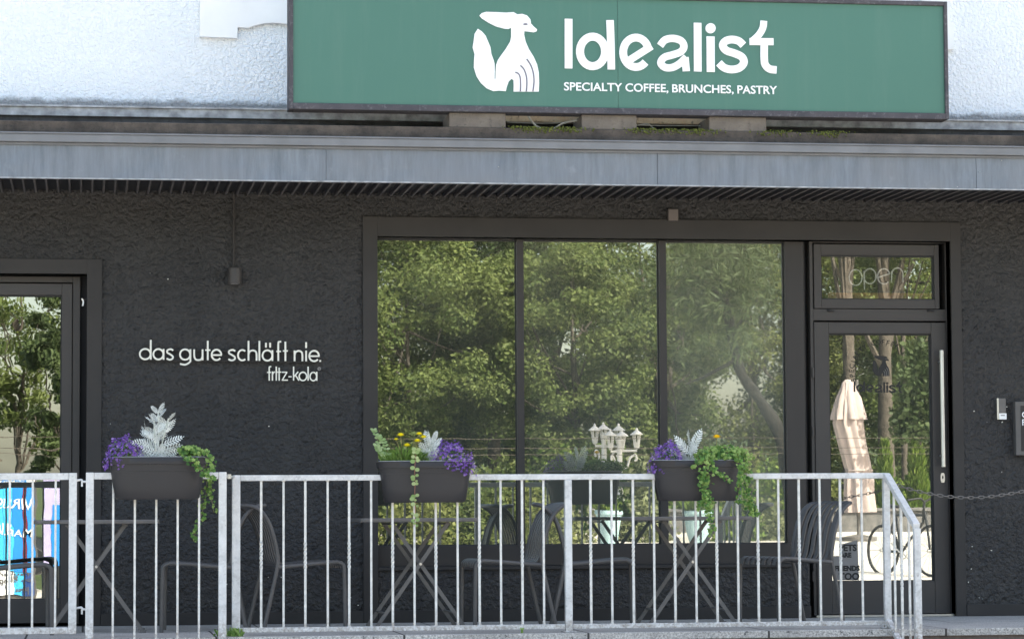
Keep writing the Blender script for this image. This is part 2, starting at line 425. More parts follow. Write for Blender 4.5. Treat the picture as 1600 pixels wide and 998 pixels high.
        if parent: o.parent = parent
        if loc: o.location = loc
        return o

def tag(o, label=None, cat=None, group=None, kind=None):
    if label: o['label'] = label
    if cat: o['category'] = cat
    if group: o['group'] = group
    if kind: o['kind'] = kind
    return o
def thing(name, label, cat, loc=(0, 0, 0), rz=0, group=None):
    o = bpy.data.objects.new(name, None); COL.objects.link(o); o.empty_display_size = .1
    o.location = loc; o.rotation_euler = (0, 0, rz); return tag(o, label, cat, group)
def dup(root, loc, rz=0, label=None, scale=None):
    r = root.copy(); COL.objects.link(r); r.location = loc; r.rotation_euler = (0, 0, rz)
    if label: r['label'] = label
    if scale: r.scale = (scale,) * 3
    for ch in list(root.children):
        c = ch.copy(); COL.objects.link(c); c.parent = r
        for g in list(ch.children):
            d = g.copy(); COL.objects.link(d); d.parent = c
    return r
def curve(pts, n=6, closed=False):
    """Catmull-Rom resample"""
    pts = [Vector(p) for p in pts]; k = len(pts); out = []
    for i in range(k if closed else k - 1):
        g = (lambda j: pts[j % k]) if closed else (lambda j: pts[max(0, min(k - 1, j))])
        p0, p1, p2, p3 = g(i - 1), g(i), g(i + 1), g(i + 2)
        for t in np.linspace(0, 1, n, endpoint=False):
            out.append(.5 * ((2 * p1) + (p2 - p0) * t + (2 * p0 - 5 * p1 + 4 * p2 - p3) * t * t + (3 * p1 - p0 - 3 * p2 + p3) * t ** 3))
    if not closed: out.append(pts[-1])
    return out
def textmesh(body, size, name, mat, x, y, z, depth=.004, bold=0, align='LEFT', parent=None, mirror=False, rot=0, wscale=1):
    c = bpy.data.curves.new(name, 'FONT'); c.body = body; c.size = size; c.extrude = depth / 2; c.offset = bold; c.align_x = align
    c.resolution_u = 4
    t = bpy.data.objects.new(name, c); COL.objects.link(t)
    dg = bpy.context.evaluated_depsgraph_get(); me = bpy.data.meshes.new_from_object(t.evaluated_get(dg))
    bpy.data.objects.remove(t); bpy.data.curves.remove(c)
    me.transform(Matrix.Scale(wscale, 4, (1, 0, 0)))
    me.transform(Matrix.Rotation(rot, 4, 'Z')); me.transform(Matrix.Rotation(PI / 2, 4, 'X'))
    if mirror: me.transform(Matrix.Rotation(PI, 4, 'Z'))
    me.materials.clear(); me.materials.append(mat)
    o = bpy.data.objects.new(name, me); COL.objects.link(o); o.location = (x, y, z)
    if parent: o.parent = parent
    return o
def arc(cx, cy, rx, ry, a0, a1, n=22):
    return [(cx + rx * math.cos(R(a)), cy - ry * math.sin(R(a))) for a in np.linspace(a0, a1, n)]   # pixel space, y down

# ================================================================== THE BUILDING
bld = thing('cafe_building', 'dark roughcast shopfront below white rendered upper storey with grey canopy', 'building')
XL, XR = -6.0, 16.0
FLOOR = 0.0
zs = Z(313, 0)                        # soffit meets wall
# openings on y=0 plane
LDx1 = X(135, 0); LDz1 = Z(428, 0, 100)
WNx0 = X(590, 0); WNz1 = Z(372, 0, 900); WNz0 = Z(883, 0, 900)
DRx0 = X(1262, 0); DRx1 = X(1488, 0); 
LDx0 = LDx1 - 1.25
T = .36
wl = MB()
wl.box(XL, LDx0, 0, T, FLOOR - .6, zs + .3)
wl.box(LDx0, LDx1, 0, T, LDz1, zs + .3)
wl.box(LDx1, WNx0, 0, T, FLOOR - .6, zs + .3)
wl.box(WNx0, DRx1, 0, T, WNz1, zs + .3)
wl.box(WNx0, DRx0, 0, T, FLOOR - .6, WNz0)
wl.box(DRx1, XR, 0, T, FLOOR - .6, zs + .3)
wl.box(LDx0, LDx1, 0, T, FLOOR - .6, FLOOR); wl.box(DRx0, DRx1, 0, T, FLOOR - .6, FLOOR)
wl.build('ground_floor_wall', M['dark_render'], bld)
# thrown-on coat of the visible wall: real relief
tex1 = bpy.data.textures.new('roughcast_lumps', 'CLOUDS'); tex1.noise_scale = .021; tex1.noise_depth = 1; tex1.noise_type = 'HARD_NOISE'
tex2 = bpy.data.textures.new('roughcast_waves', 'CLOUDS'); tex2.noise_scale = .35; tex2.noise_depth = 1
def coat(x0, x1, z0, z1, y=-.003, step=.0095, name='roughcast_coat', mat='dark_render', st=.028):
    nx, nz = int((x1 - x0) / step) + 2, int((z1 - z0) / step) + 2
    gx_, gz_ = np.meshgrid(np.linspace(x0, x1, nx), np.linspace(z0, z1, nz)); vs = np.stack([gx_, np.full_like(gx_, y), gz_], -1).reshape(-1, 3)
    i = (np.arange(nz - 1)[:, None] * nx + np.arange(nx - 1)[None]).ravel(); f = np.stack([i, i + 1, i + 1 + nx, i + nx], -1).astype(np.int32)
    me = bpy.data.meshes.new(name); me.vertices.add(len(vs)); me.vertices.foreach_set('co', vs.astype(np.float32).ravel()); me.loops.add(f.size); me.loops.foreach_set('vertex_index', f.ravel())
    me.polygons.add(len(f)); me.polygons.foreach_set('loop_start', np.arange(0, f.size, 4, dtype=np.int32)); me.polygons.foreach_set('loop_total', np.full(len(f), 4, dtype=np.int32)); me.update(); me.validate(); me.shade_smooth()
    me.materials.append(M[mat]); o = bpy.data.objects.new(name, me); COL.objects.link(o); o.parent = bld
    for t_, s_ in ((tex1, st), (tex2, .010)):
        m = o.modifiers.new('relief', 'DISPLACE'); m.texture = t_; m.texture_coords = 'GLOBAL'; m.direction = 'Y'; m.strength = -s_; m.mid_level = .55
    return o
_e = .004
coat(X(158.5, 0) + _e, X(567, 0) - _e, FLOOR, zs - .001); coat(X(567, 0) - _e, X(1504, 0) + _e, Z(342, 0, 900) + _e, zs - .001); coat(X(1504, 0) + _e, XR - 6, FLOOR, zs - .001)
coat(XL + 3.5, X(158.5, 0) + _e, Z(405, 0, 100) + _e, zs - .001); coat(X(590, 0) + _e, X(1237, 0), FLOOR, Z(888, 0, 900) - _e)
# smooth painted surrounds, 12 mm proud
sr = MB()
a0, a1, at_ = X(567, 0), X(590, 0), Z(342, 0, 900)
b0, b1 = X(1488, 0), X(1504, 0)
sr.box(a0, a1, -.022, .10, FLOOR, at_); sr.box(b0, b1, -.022, .10, FLOOR, at_); sr.box(a1, b0, -.022, .10, WNz1, at_)
sr.box(a1, X(1237, 0), -.020, .10, Z(888, 0, 900), WNz0 - .001)
c1, ct = X(158.5, 0), Z(405, 0, 100)
sr.box(LDx1, c1, -.022, .10, FLOOR, ct); sr.box(LDx0 - .1, LDx1, -.022, .10, LDz1, ct); sr.box(LDx0 - .1, LDx0, -.014, .1, FLOOR, LDz1 - .001)
sr.build('opening_surround', M['dark_smooth'], bld, bevel=.002)
pl = MB()
pz = Z(951, 0, 800)
pl.box(c1 + .001, a0 - .001, -.028, 0, FLOOR, pz); pl.box(a1 + .001, X(1262, 0), -.028, 0, FLOOR, pz); pl.box(b1 + .001, XR, -.028, 0, FLOOR, pz)
pl.build('plinth', M['dark_smooth'], bld, bevel=.003)

# upper storey
uw = MB(); uz0 = Z(168, -.02, 400) - .25
uw.box(XL, XR, 0, T, zs + .302, 8.6)
uw.build('upper_wall', M['white_render'], bld)
rb = MB(); rb.box(XL, XR, T + .002, 10, 7.9, 8.6); rb.box(XL, XL + .3, T + .002, 10, -.6, 7.898); rb.box(XR - .3, XR, T + .002, 10, -.6, 7.898); rb.box(XL, XR, 9.7, 10, -.6, 7.898)
rb.build('rear_walls', M['plaster'], bld)
rf = MB(); rf.box(XL - .4, XR + .4, -.5, 10.4, 8.602, 8.8); rf.build('roof', M['roof'], bld)
# raised plaster surround of the window above (its lower corner shows)
Yp = -.045
orn = [P(a, b, Yp) for a, b in [(312, -60), (312, 8), (312, 57.5), (371, 60), (371.5, 43), (388, 44), (400, 40), (413, 37), (428, 36), (445, 37.5), (470, 41), (470, -60)]]
orn[0].z = orn[-1].z = orn[0].z + .5
MB().poly([(p.x, p.z) for p in orn], Yp, -.001).build('plaster_surround', M['plaster'], bld, bevel=.004)
orn2 = [P(a, b, Yp) for a, b in [(1440, -60), (1440, 76), (1491, 78), (1491, 34), (1485, 34), (1485, -60)]]
MB().poly([(p.x, p.z) for p in orn2], Yp, -.001).build('plaster_surround', M['plaster'], bld, bevel=.004)
# second window higher up, outside the frame but there from another position
# canopy
can = thing('canopy', None, None); can.parent = bld
for k in ('label', 'category'):
    if k in can: del can[k]
YC = -.93
fb = Z(286, YC, 800); ft = Z(236, YC, 800); lt = Z(217.5, YC - .03, 800)
fa = MB()
joints = [X(p, YC) for p in (510, 1031, 1532)]
xs = [XL] + joints + [XR]
for i in range(len(xs) - 1):
    fa.box(xs[i] + .0015, xs[i + 1] - .0015, YC, YC + .012, fb, ft + .03)
fa.box(XL, XR, YC + .013, YC + .02, fb, ft + .03)
fa.build('fascia', M['zinc'], can)
for px, py in ((779, 261), (1531, 269), (262, 222), (1565, 251), (1496, 292), (1128, 232)):
    q = P(px, py, YC - .002); sw = MB(); sw.lathe([(.0045, 0), (.0035, .003), (0, .0045)], 10, cap=False); so_ = sw.build('rivet', M['steel'], can, smooth=True); so_.location = (q.x, YC - .0005, q.z); so_.rotation_euler = (PI / 2, 0, 0)
MB().box(XL, XR, YC - .006, YC + .03, fb - .008, fb - .0005).build('drip_edge', M['flashing'], can)
lp = MB(); lp.box(XL, XR, YC - .045, YC + .1, ft + .012, lt - .012); lp.box(XL, XR, YC - .052, YC + .1, lt - .0118, lt)
lp.box(XL, XR, YC - .02, YC - .001, ft - .004, ft + .0118)
lp.build('gutter_lip', M['zinc_lip'], can, bevel=.004)
sof = MB()
pitch = 17.8 / (F / (19.4 - .93 + .3)) * 1.0
zf0, zf1 = fb + .022, zs + .0
x = XL
vs = []
while x < XR:
    for dx, h in ((0, 0), (pitch * .62, 0), (pitch * .70, -.022), (pitch * .92, -.022)):
        vs.append((x + dx, h))
    x += pitch
k = len(vs)
sof.add([(a, YC + .021, fb + .03 + h) for a, h in vs] + [(a, -.001, fb + .03 + h) for a, h in vs], [(i, i + 1, k + i + 1, k + i) for i in range(k - 1)])
sof.build('soffit', M['soffit'], can, fix=False)
rbm = MB(); x = XL
while x < XR:
    rbm.box(x + pitch * .735, x + pitch * .885, YC + .022, -.002, fb + .0055, fb + .0078); x += pitch
rbm.build('soffit_rib', M['soffit_rib'], can)
sl = MB(); st = Z(200, -.80, 800)
sl.box(XL, XR, -.80, -.002, fb + .075, st)
sl.build('roof_slab', M['slab_concrete'], can, bevel=.006)
ld = MB(); z1 = Z(192, -.35, 800)
ld.box(XL, XR, -.35, -.002, st + .001, Z(193, -.35, 800)); ld.build('roof_upstand', M['ledge_dark'], can)
fl = MB(); zc0, zc1 = Z(193, -.35, 800) + .001, Z(178, -.35, 800)
jl, jr = X(716, -.35), X(1196, -.35)
for q0, q1 in ((XL, jl), (jr, XR)):
    fl.box(q0, q1, -.38, -.002, zc0, zc1 - .008); fl.box(q0, q1, -.395, -.002, zc1 - .0078, zc1 + .006)
fl.build('wall_flashing', M['flashing'], can, bevel=.002)
op = MB(); op.box(jl + .01, jr - .01, -.44, -.002, zc0, zc1 + .05); op.build('broken_plaster', M['old_plaster'], can)
# moss tufts on the slab edge
ms = MB()
for _ in range(2200):
    c_ = random.choice([830, 900, 1010, 1100, 860, 1215, 1300, 1060]); px = random.gauss(c_, 16); x = X(px, -.8)
    y = -.80 + random.uniform(-.012, .06); z = st + random.uniform(-.02, .012) - (0.012 if random.random() < .3 else 0); r = random.uniform(.003, .009)
    ms.add([(x - r, y, z), (x, y - r, z), (x + r, y, z), (x, y + r, z), (x, y, z + r), (x, y, z - r)],
           [(0, 1, 4), (1, 2, 4), (2, 3, 4), (3, 0, 4), (1, 0, 5), (2, 1, 5), (3, 2, 5), (0, 3, 5)])
tag(ms.build('moss', M['moss'], None, smooth=True, fix=False), 'green moss growing along the canopy slab edge under the green sign', 'moss', kind='stuff')

# interior
inn = MB()
ix0, ix1 = LDx0 - .8, DRx1 + 1.5
inn.box(ix0, ix1, 5.0, 5.1, FLOOR, 3.0); inn.box(ix0, ix1, T + .001, 4.999, FLOOR - .1, FLOOR - .001); inn.box(ix0, ix1, T + .001, 4.999, 3.001, 3.1)
inn.box(ix0 - .1, ix0 - .001, T + .001, 5, FLOOR, 3.0); inn.box(ix1 + .001, ix1 + .1, T + .001, 5, FLOOR, 3.0)
inn.build('interior_room', M['interior'], bld)

# big window -------------------------------------------------
G = .14   # glass plane depth
win = thing('shop_window', None, None); win.parent = bld
for k in ('label', 'category'):
    if k in win: del win[k]
wf = MB()
zt = Z(374.5, G - .05, 900); zb = Z(850.5, G - .05, 900); wz0 = WNz0 + .001
Yf0, Yf1 = G - .05, G + .03
px_m = [(808.5, 819.5), (1032, 1043)]
xw0, xw1 = a1 + .001, X(1229, Yf0)
wf.box(xw0, X(1258, Yf0), Yf0, Yf1, zt, WNz1 - .001); wf.box(xw0, X(1258, Yf0), Yf0, Yf1, wz0, zb)
wf.box(xw1, X(1258, Yf0), Yf0 + .0, Yf1, zb + .0005, zt - .0005)
for p0, p1 in px_m: wf.box(X(p0, Yf0), X(p1, Yf0), Yf0, Yf1, zb + .0005, zt - .0005)
wf.build('window_frame', M['window_frame'], win, bevel=.003)
sk = MB(); e0 = X(589, 0); sk.box(a1 + .001, X(1229, 0), -.03, Yf0 - .001, WNz0 - .02, WNz0 - .0); 
edges = [xw0, X(808.5, Yf0)], [X(819.5, Yf0), X(1032, Yf0)], [X(1043, Yf0), xw1]
sb = MB()
for (q0, q1), mt in zip(edges, ('glass_a', 'glass_b', 'glass_c')):
    g = MB().add([(q0, G, zb), (q1, G, zb), (q1, G, zt), (q0, G, zt)], [(0, 1, 2, 3)]); g.build('pane', M[mt], win)
    # thin black seal round the pane
    for (u0, u1, v0, v1) in ((q0, q0 + .006, zb, zt), (q1 - .006, q1, zb, zt), (q0 + .006, q1 - .006, zt - .008, zt), (q0 + .006, q1 - .006, zb, zb + .006)):
        sb.box(u0, u1, G - .012, G - .002, v0, v1)
sb.build('seal', M['rubber'], win)

# entrance door ----------------------------------------------
dr = thing('entrance_door', None, None); dr.parent = bld
tw = thing('transom_window', None, None); tw.parent = bld
for o_ in (dr, tw):
    for k in ('label', 'category'):
        if k in o_: del o_[k]
Yd = .09
f0, f1 = X(1268, Yd), X(1485, Yd)
ztop = Z(373, Yd, 1380)
fr = MB()
fr.box(f0, X(1273, Yd), Yd, Yd + .08, FLOOR + .01, ztop); fr.box(X(1480.5, Yd), f1, Yd, Yd + .08, FLOOR + .01, ztop)
fr.box(X(1273, Yd) + .0005, X(1480.5, Yd) - .0005, Yd, Yd + .08, Z(380, Yd, 1380), ztop)
fr.box(X(1273, Yd) + .0005, X(1480.5, Yd) - .0005, Yd, Yd + .08, Z(501, Yd, 1380), Z(483, Yd, 1380))
fr.box(X(1258, Yd) + .001, f0 - .02, Yd + .06, Yd + .1, FLOOR + .01, ztop)
fr.build('door_frame', M['door_frame'], dr, bevel=.002)
jg = MB(); jg.box(X(1258, 0.09) + .002, DRx1 - .001, Yd + .101, Yd + .12, ztop + .001, WNz1 - .001); jg.box(f1 + .001, DRx1 - .001, Yd + .05, Yd + .12, FLOOR, WNz1 - .002)
jg.box(X(1258, .09) + .002, f0 - .001, Yd + .101, Yd + .12, FLOOR, ztop)
jg.build('recess_shade', M['black_gap'], dr)  # near-black filler: shade of the recess put into its colour
def sash(x0, x1, z0, z1, gx0, gx1, gz0, gz1, y, name, mat, parent, t=.07):
    s = MB(); s.box(x0, gx0, y, y + t, z0, z1); s.box(gx1, x1, y, y + t, z0, z1)
    s.box(gx0 + .001, gx1 - .001, y + .0015, y + t, gz1, z1); s.box(gx0 + .001, gx1 - .001, y + .0015, y + t, z0, gz0)
    s.build(name, mat, parent, bevel=.0025)
    b = MB()
    for (u0, u1, v0, v1) in ((gx0, gx0 + .009, gz0, gz1), (gx1 - .009, gx1, gz0, gz1), (gx0 + .009, gx1 - .009, gz1 - .01, gz1), (gx0 + .009, gx1 - .009, gz0, gz0 + .006)):
        b.box(u0, u1, y + .018, y + .03, v0, v1)
    b.build('glazing_bead', M['rubber'], parent)
Ys = Yd - .012
sash(X(1275, Ys), X(1471, Ys), Z(482, Ys, 1380), Z(382, Ys, 1380), X(1286, Ys), X(1464, Ys), Z(467.5, Ys, 1380), Z(399, Ys, 1380), Ys, 'sash', M['door_frame'], tw)
Gd = Ys + .035
gx0, gx1, gz0, gz1 = X(1286, Ys), X(1464, Ys), Z(467.5, Ys, 1380), Z(399, Ys, 1380)
MB().add([(gx0, Gd, gz0), (gx1, Gd, gz0), (gx1, Gd, gz1), (gx0, Gd, gz1)], [(0, 1, 2, 3)]).build('pane', M['glass_door'], tw)
for px in (1297, 1453):
    hh = MB(); p = P(px, 485.5, Yd)
    hh.bar(p + Vector((-.022, -.012, .002)), p + Vector((.026, -.012, -.003)), .009, .012); hh.box(p.x - .02, p.x - .005, Yd - .012, Yd, p.z - .006, p.z + .01)
    hh.build('latch', M['black_gap'], tw)
zd0, zd1 = FLOOR + .02, Z(503.5, Ys, 1380)
gx0, gx1, gz0, gz1 = X(1297, Ys, 700), X(1458, Ys, 700), Z(907.5, Ys, 1380), Z(521, Ys, 1380)
sash(X(1274, Ys), X(1480, Ys), zd0, zd1, gx0, gx1, gz0, gz1, Ys, 'door_leaf', M['door_frame'], dr)
MB().add([(gx0, Gd, gz0), (gx1, Gd, gz0), (gx1, Gd, gz1), (gx0, Gd, gz1)], [(0, 1, 2, 3)]).build('pane', M['glass_door'], dr)
hd = MB(); h1, h0 = P(1471.5, 547, Ys - .06), P(1475.5, 729, Ys - .06)
hd.tube([(h1.x, h1.y, h1.z), (h1.x, h0.y, h0.z)], .016, 16)
for py in (565, 712):
    q = P(1472, py, Ys - .06); hd.tube([(h1.x, h1.y, q.z), (h1.x - .012, Ys - .01, q.z)], .007, 8)
hd.build('door_handle', M['steel'], dr)
q = P(1473, 746, Ys - .006)
lk = MB(); lk.poly([(q.x + a * .016, q.z + b * .034) for a, b in [(math.cos(t), max(-.8, min(.8, math.sin(t))) + (.2 if math.sin(t) > 0 else -.2)) for t in np.linspace(0, 2 * PI, 24, endpoint=False)]], Ys - .008, Ys - .0005)
lk.build('lock_plate', M['steel'], dr)
MB().poly([(q.x + .005 * math.cos(t), q.z + .004 + .012 * math.sin(t)) for t in np.linspace(0, 2 * PI, 12, endpoint=False)], Ys - .0095, Ys - .0082).build('keyhole', M['black_gap'], dr)
for py in (582, 674, 900):
    q = P(1270.5, py, Yd - .01); hg = MB(); hg.tube([(q.x, Yd - .012, q.z - .035), (q.x, Yd - .012, q.z + .035)], .009, 10); hg.build('hinge', M['door_frame'], dr)
thr = MB(); thr.box(f0, f1, Yd - .07, Yd + .09, FLOOR + .001, FLOOR + .016); thr.build('threshold', M['steel'], dr)

# side door at the far left
sdr = thing('side_door', None, None); sdr.parent = bld
for k in ('label', 'category'):
    if k in sdr: del sdr[k]
Y2 = .13
MB().box(LDx0, LDx1 - .001, Y2 + .075, Y2 + .10, FLOOR + .001, LDz1 - .001).build
e = MB(); xr = X(124.5, Y2); zt2 = Z(432, Y2, 60)
e.box(X(113, Y2), xr, Y2, Y2 + .07, FLOOR + .01, zt2); e.box(LDx0 + .05, X(113, Y2) - .0005, Y2, Y2 + .07, Z(441, Y2, 60), zt2)
e.build('door_frame', M['door_frame'], sdr, bevel=.002)
e = MB(); e.box(xr + .001, LDx1 - .001, Y2 + .05, Y2 + .09, FLOOR, LDz1 - .001); e.box(LDx0, xr, Y2 + .05, Y2 + .09, zt2 + .001, LDz1 - .001)
e.build('recess_shade', M['black_gap'], sdr)  # dark strips beside and above the frame, shadow painted as black
e0_, e1_ = LDx0 + .06, X(112, Y2); gz0, gz1 = Z(936, Y2, 60), Z(461, Y2, 60); gx1 = X(96, Y2); gx0 = LDx0 + .2
sash(e0_, e1_, FLOOR + .02, Z(443, Y2, 60), gx0, gx1, gz0, gz1, Y2 - .008, 'door_leaf', M['door_frame'], sdr)
MB().add([(gx0, Y2 + .03, gz0), (gx1, Y2 + .03, gz0), (gx1, Y2 + .03, gz1), (gx0, Y2 + .03, gz1)], [(0, 1, 2, 3)]).build('pane', M['glass_side'], sdr)

# ================================================================== GROUND
def prof(y, x):
    t = min(1, max(0, (x - 1.5) / 3.5)); t = t * t * (3 - 2 * t)
    lo = np.interp(-y, [0, 30, 34, 60, 140], [-.45, -.45, -.2, 1.0, 3])
    hi = np.interp(-y, [0, 7, 12, 17, 23, 27.9, 28.4, 36, 60, 140], [-.45, -.4, -.25, -.1, .15, .34, .62, .9, 2.4, 6])
    return lo * (1 - t) + hi * t
ys = [200, 60, 20, 10.5, -1, -2.1, -4, -6, -7.5, -9, -10.5, -12, -14, -16.5, -18.5, -20.6, -23, -25.5, -27.4, -27.9, -28.4, -30, -33, -36, -40, -46, -55, -70, -100, -160, -220]
xg = [-220, -120, -70, -40, -25, -16, -10, -6, -3, -1, .5, 1.5, 2.2, 3, 4, 5, 6.5, 8, 10, 12, 14, 17, 21, 26, 34, 46, 70, 120, 220]
vs = [(a, b, float(prof(min(b, 0), a))) for b in ys for a in xg]; n = len(xg)
gm = MB().add(vs, [(j * n + i, j * n + i + 1, (j + 1) * n + i + 1, (j + 1) * n + i) for j in range(len(ys) - 1) for i in range(n - 1)])
go = gm.build('ground', M['asphalt'], smooth=False); tag(go, kind='structure')
for m_ in ('paving', 'grass'): go.data.materials.append(M[m_])
for p_ in go.data.polygons:
    c = p_.center
    if c.y < -29 or c.y > 11: p_.material_index = 2
    elif c.y < -2.0: p_.material_index = 1
wk = MB(); WE = -2.06
wk.box(XL, 20, WE, -.001, -.045, FLOOR); tag(wk.build('walkway', M['granite'], bevel=.004), kind='structure')
rs = MB(); rs.box(XL, 20, WE + .03, -.03, -.6, -.0455); 
sx0 = X(1379, WE)
tag(rs.build('walkway_base', M['riser']), kind='structure')
stp = MB(); stp.box(sx0 + .02, 20, WE - .30, WE + .029, -.6, -.19); stp.box(sx0 + .02, 20, WE - .62, WE - .301, -.6, -.33)
tag(stp.build('steps', M['riser'], bevel=.004), kind='structure')

# ================================================================== THE BIG SIGN
YS = -.80
sg = thing('shop_sign', 'long green sign board with white bird emblem and lettering on canopy', 'sign')
def S(cx, cy): p = P(700 + cx / 2.909, cy / 2.909, YS); return (p.x, p.z)
sx0_, sx1_ = X(458, YS, 100), X(1475, YS, 100); sz0, sz1 = Z(169.5, YS, 965), Z(-1, YS, 965)
jx = X(965.5, YS, 100)
pn = MB(); pn.box(sx0_, jx - .001, YS, YS + .02, sz0, sz1); pn.box(jx + .001, sx1_, YS, YS + .02, sz0, sz1); pn.box(sx0_, sx1_, YS + .021, YS + .14, sz0, sz1)
pn.build('sign_panel', M['sign_green'], sg)
fm = MB(); b_ = .030; yy = YS - .022
fm.box(sx0_ - b_, sx0_ - .0005, yy, YS + .145, sz0 - b_ - .012, sz1 + b_); fm.box(sx1_ + .0005, sx1_ + b_ * .8, yy, YS + .145, sz0 - b_ - .012, sz1 + b_)
fm.box(sx0_ - .0004, sx1_ + .0004, yy, YS + .145, sz0 - b_ - .012, sz0 - .0005); fm.box(sx0_ - .0004, sx1_ + .0004, yy, YS + .145, sz1 + .0005, sz1 + b_)
fm.build('sign_frame', M['sign_frame'], sg, bevel=.004)
UW = 1 / 2.909 * (19.4 - .8) / F * 1.01           # one crop pixel in metres
def word_strokes(fn, W, y0, y1, mb):
    """the shop's wordmark traced as thick strokes"""
    k = [0]
    def st(pts, wd, closed=False, sm=True):
        q = curve([Vector(p) for p in pts], 5, closed) if sm and len(pts) > 2 else [Vector(p) for p in pts]
        mb.ribbon([fn(p[0], p[1]) for p in q], wd * W, y0 - k[0] * .0004, y1, closed); k[0] = (k[0] + 1) % 3
    st([(547, 88), (547, 313)], 36)
    st(arc(656, 236, 57, 67, 0, 360, 30)[:-1], 37, True, False); st([(735, 94), (739, 200), (741, 318)], 35)
    st(arc(853, 240, 57, 67, -40, 0, 3)[:0] + [(812, 283), (924, 212)], 34, False, False)
    st(arc(853, 240, 58, 67, 22, 318, 30), 36, False, False)
    st([(963, 210), (985, 184), (1022, 177), (1058, 188), (1071, 214), (1056, 238), (1018, 252), (982, 263), (966, 287), (984, 308), (1018, 309), (1052, 291), (1082, 262)], 34)
    st([(1076, 262), (1082, 326)], 34)
    st([(1133, 106), (1134, 327)], 36); st([(1192, 168), (1193, 329)], 38)
    st([(1341, 208), (1320, 189), (1288, 182), (1259, 190), (1248, 210), (1264, 232), (1302, 245), (1335, 262), (1343, 288), (1322, 311), (1287, 318), (1254, 310), (1230, 288)], 36)
    st([(1434, 97), (1430, 128), (1412, 160), (1378, 192)], 32); st([(1369, 191), (1478, 192)], 33, False, False)
    st([(1436, 180), (1436, 272), (1443, 300), (1462, 316), (1492, 320)], 35)
    mb.poly([fn(*p) for p in arc(1192, 131, 23, 23, 0, 360, 26)[:-1]], y0 - .0014, y1)
lt_ = MB(); word_strokes(S, UW, YS - .012, YS - .001, lt_); lt_.build('sign_wordmark', M['sign_white'], sg)
# small line under it
pa, pb = P(881, 141.5, YS), P(1214, 147.5, YS)
words = ['SPECIALTY', 'COFFEE,', 'BRUNCHES,', 'PASTRY']; wpx = [(881, 972), (977, 1044), (1050, 1146), (1152, 1214)]
for wd_t, (wa, wb) in zip(words, wpx):
    A_, B_ = P(wa, 141.5 + (wa - 881) * .018, YS), P(wb, 141.5 + (wb - 881) * .018, YS)
    tl = textmesh(wd_t, .078, 'tagline_word', M['sign_white'], 0, 0, 0, .006, .0012, parent=sg)
    xsv = [v.co.x for v in tl.data.vertices]; tl.data.transform(Matrix.Translation((-min(xsv), 0, 0))); tl.data.transform(Matrix.Scale((B_.x - A_.x) / (max(xsv) - min(xsv)), 4, (1, 0, 0))); tl.location = (A_.x, YS - .005, (A_.z + B_.z) / 2 )
def L(cx, cy): p = P(730 + cx / 6.654, 10 + cy / 6.654, YS); return (p.x, p.z)
LOGO = [(125,100),(150,75),(195,62),(300,65),(400,70),(480,65),(520,88),(570,83),(620,100),(655,140),(662,185),(690,215),(724,245),(718,265),(690,275),(640,268),(592,262),(590,300),(605,370),(640,450),(690,530),(725,610),(742,690),(746,800),(742,890),(480,890),(482,830),(480,770),(460,757),(430,785),(410,840),(400,885),(330,880),(270,885),(200,855),(140,800),(95,730),(68,640),(70,560),(75,500),(55,430),(65,370),(75,290),(108,238),(150,265),(190,310),(215,370),(240,430),(250,500),(272,560),(283,600),(285,680),(283,758),(292,758),(294,680),(300,610),(318,560),(345,520),(400,445),(445,370),(455,320),(455,225),(430,240),(390,238),(300,215),(220,175),(150,130)]
STR = [[(497, 690), (530, 705), (548, 745), (552, 820), (550, 889)], [(550, 618), (588, 660), (612, 730), (618, 810), (612, 889)], [(616, 552), (660, 620), (685, 700), (692, 790), (680, 889)]]
def logo(fn, W, y0, y1, name, mat, dark, parent):
    MB().poly([fn(*p) for p in LOGO], y0, y1).build(name, mat, parent)
    if not dark: return
    for s_ in STR: MB().ribbon([fn(*p) for p in curve(s_, 5)], 15 * W, y0 - .0015, y0 - .0002).build('emblem_stripe', dark, parent)
    d = MB(); d.poly([fn(603 + 24 * math.cos(t), 191 + 11 * math.sin(t)) for t in np.linspace(0, 2 * PI, 16, endpoint=False)], y0 - .0015, y0 - .0002)
    d.build('emblem_eye', dark, parent)
logo(L, 1 / 6.654 * 18.6 / F, YS - .010, YS - .001, 'sign_emblem', M['sign_white'], M['sign_dark'], sg)

# concrete blocks that carry the sign
blab = ['concrete block under the sign, directly below the bird emblem side', 'concrete block under the middle of the sign', 'concrete block under the right part of the lettering']
for (p0, p1), lb in zip(((704, 793), (912.5, 999), (1113, 1203)), blab):
    o = MB().box(0, X(p1, -.78) - X(p0, -.78), 0, .35, 0, sz0 - b_ - .013 - st - .001).build('concrete_block', M['block_concrete'], None, bevel=.006, loc=(X(p0, -.78), -.78, st + .0005))
    tag(o, lb, 'block', 'concrete blocks under the sign')
cbm = MB(); pts = [P(a, b, -.6) for a, b in [(822, 172), (828, 186), (838, 197), (850, 202), (866, 201), (880, 193), (912, 187)]]
cbm.tube(curve(pts, 6), .0065, 8); pts = [P(a, b, -.6) for a, b in [(998, 196), (1012, 194), (1020, 200), (1030, 206)]]; cbm.tube(curve(pts, 5), .004, 8)
pts = [P(a, b, -.5) for a, b in [(793, 191), (850, 193), (912, 191), (1000, 196), (1112, 197)]]; cbm.tube(curve(pts, 6), .003, 6)
tag(cbm.build('power_cable', M['cable']), 'loose grey cables hanging behind the concrete blocks under the sign', 'cable')

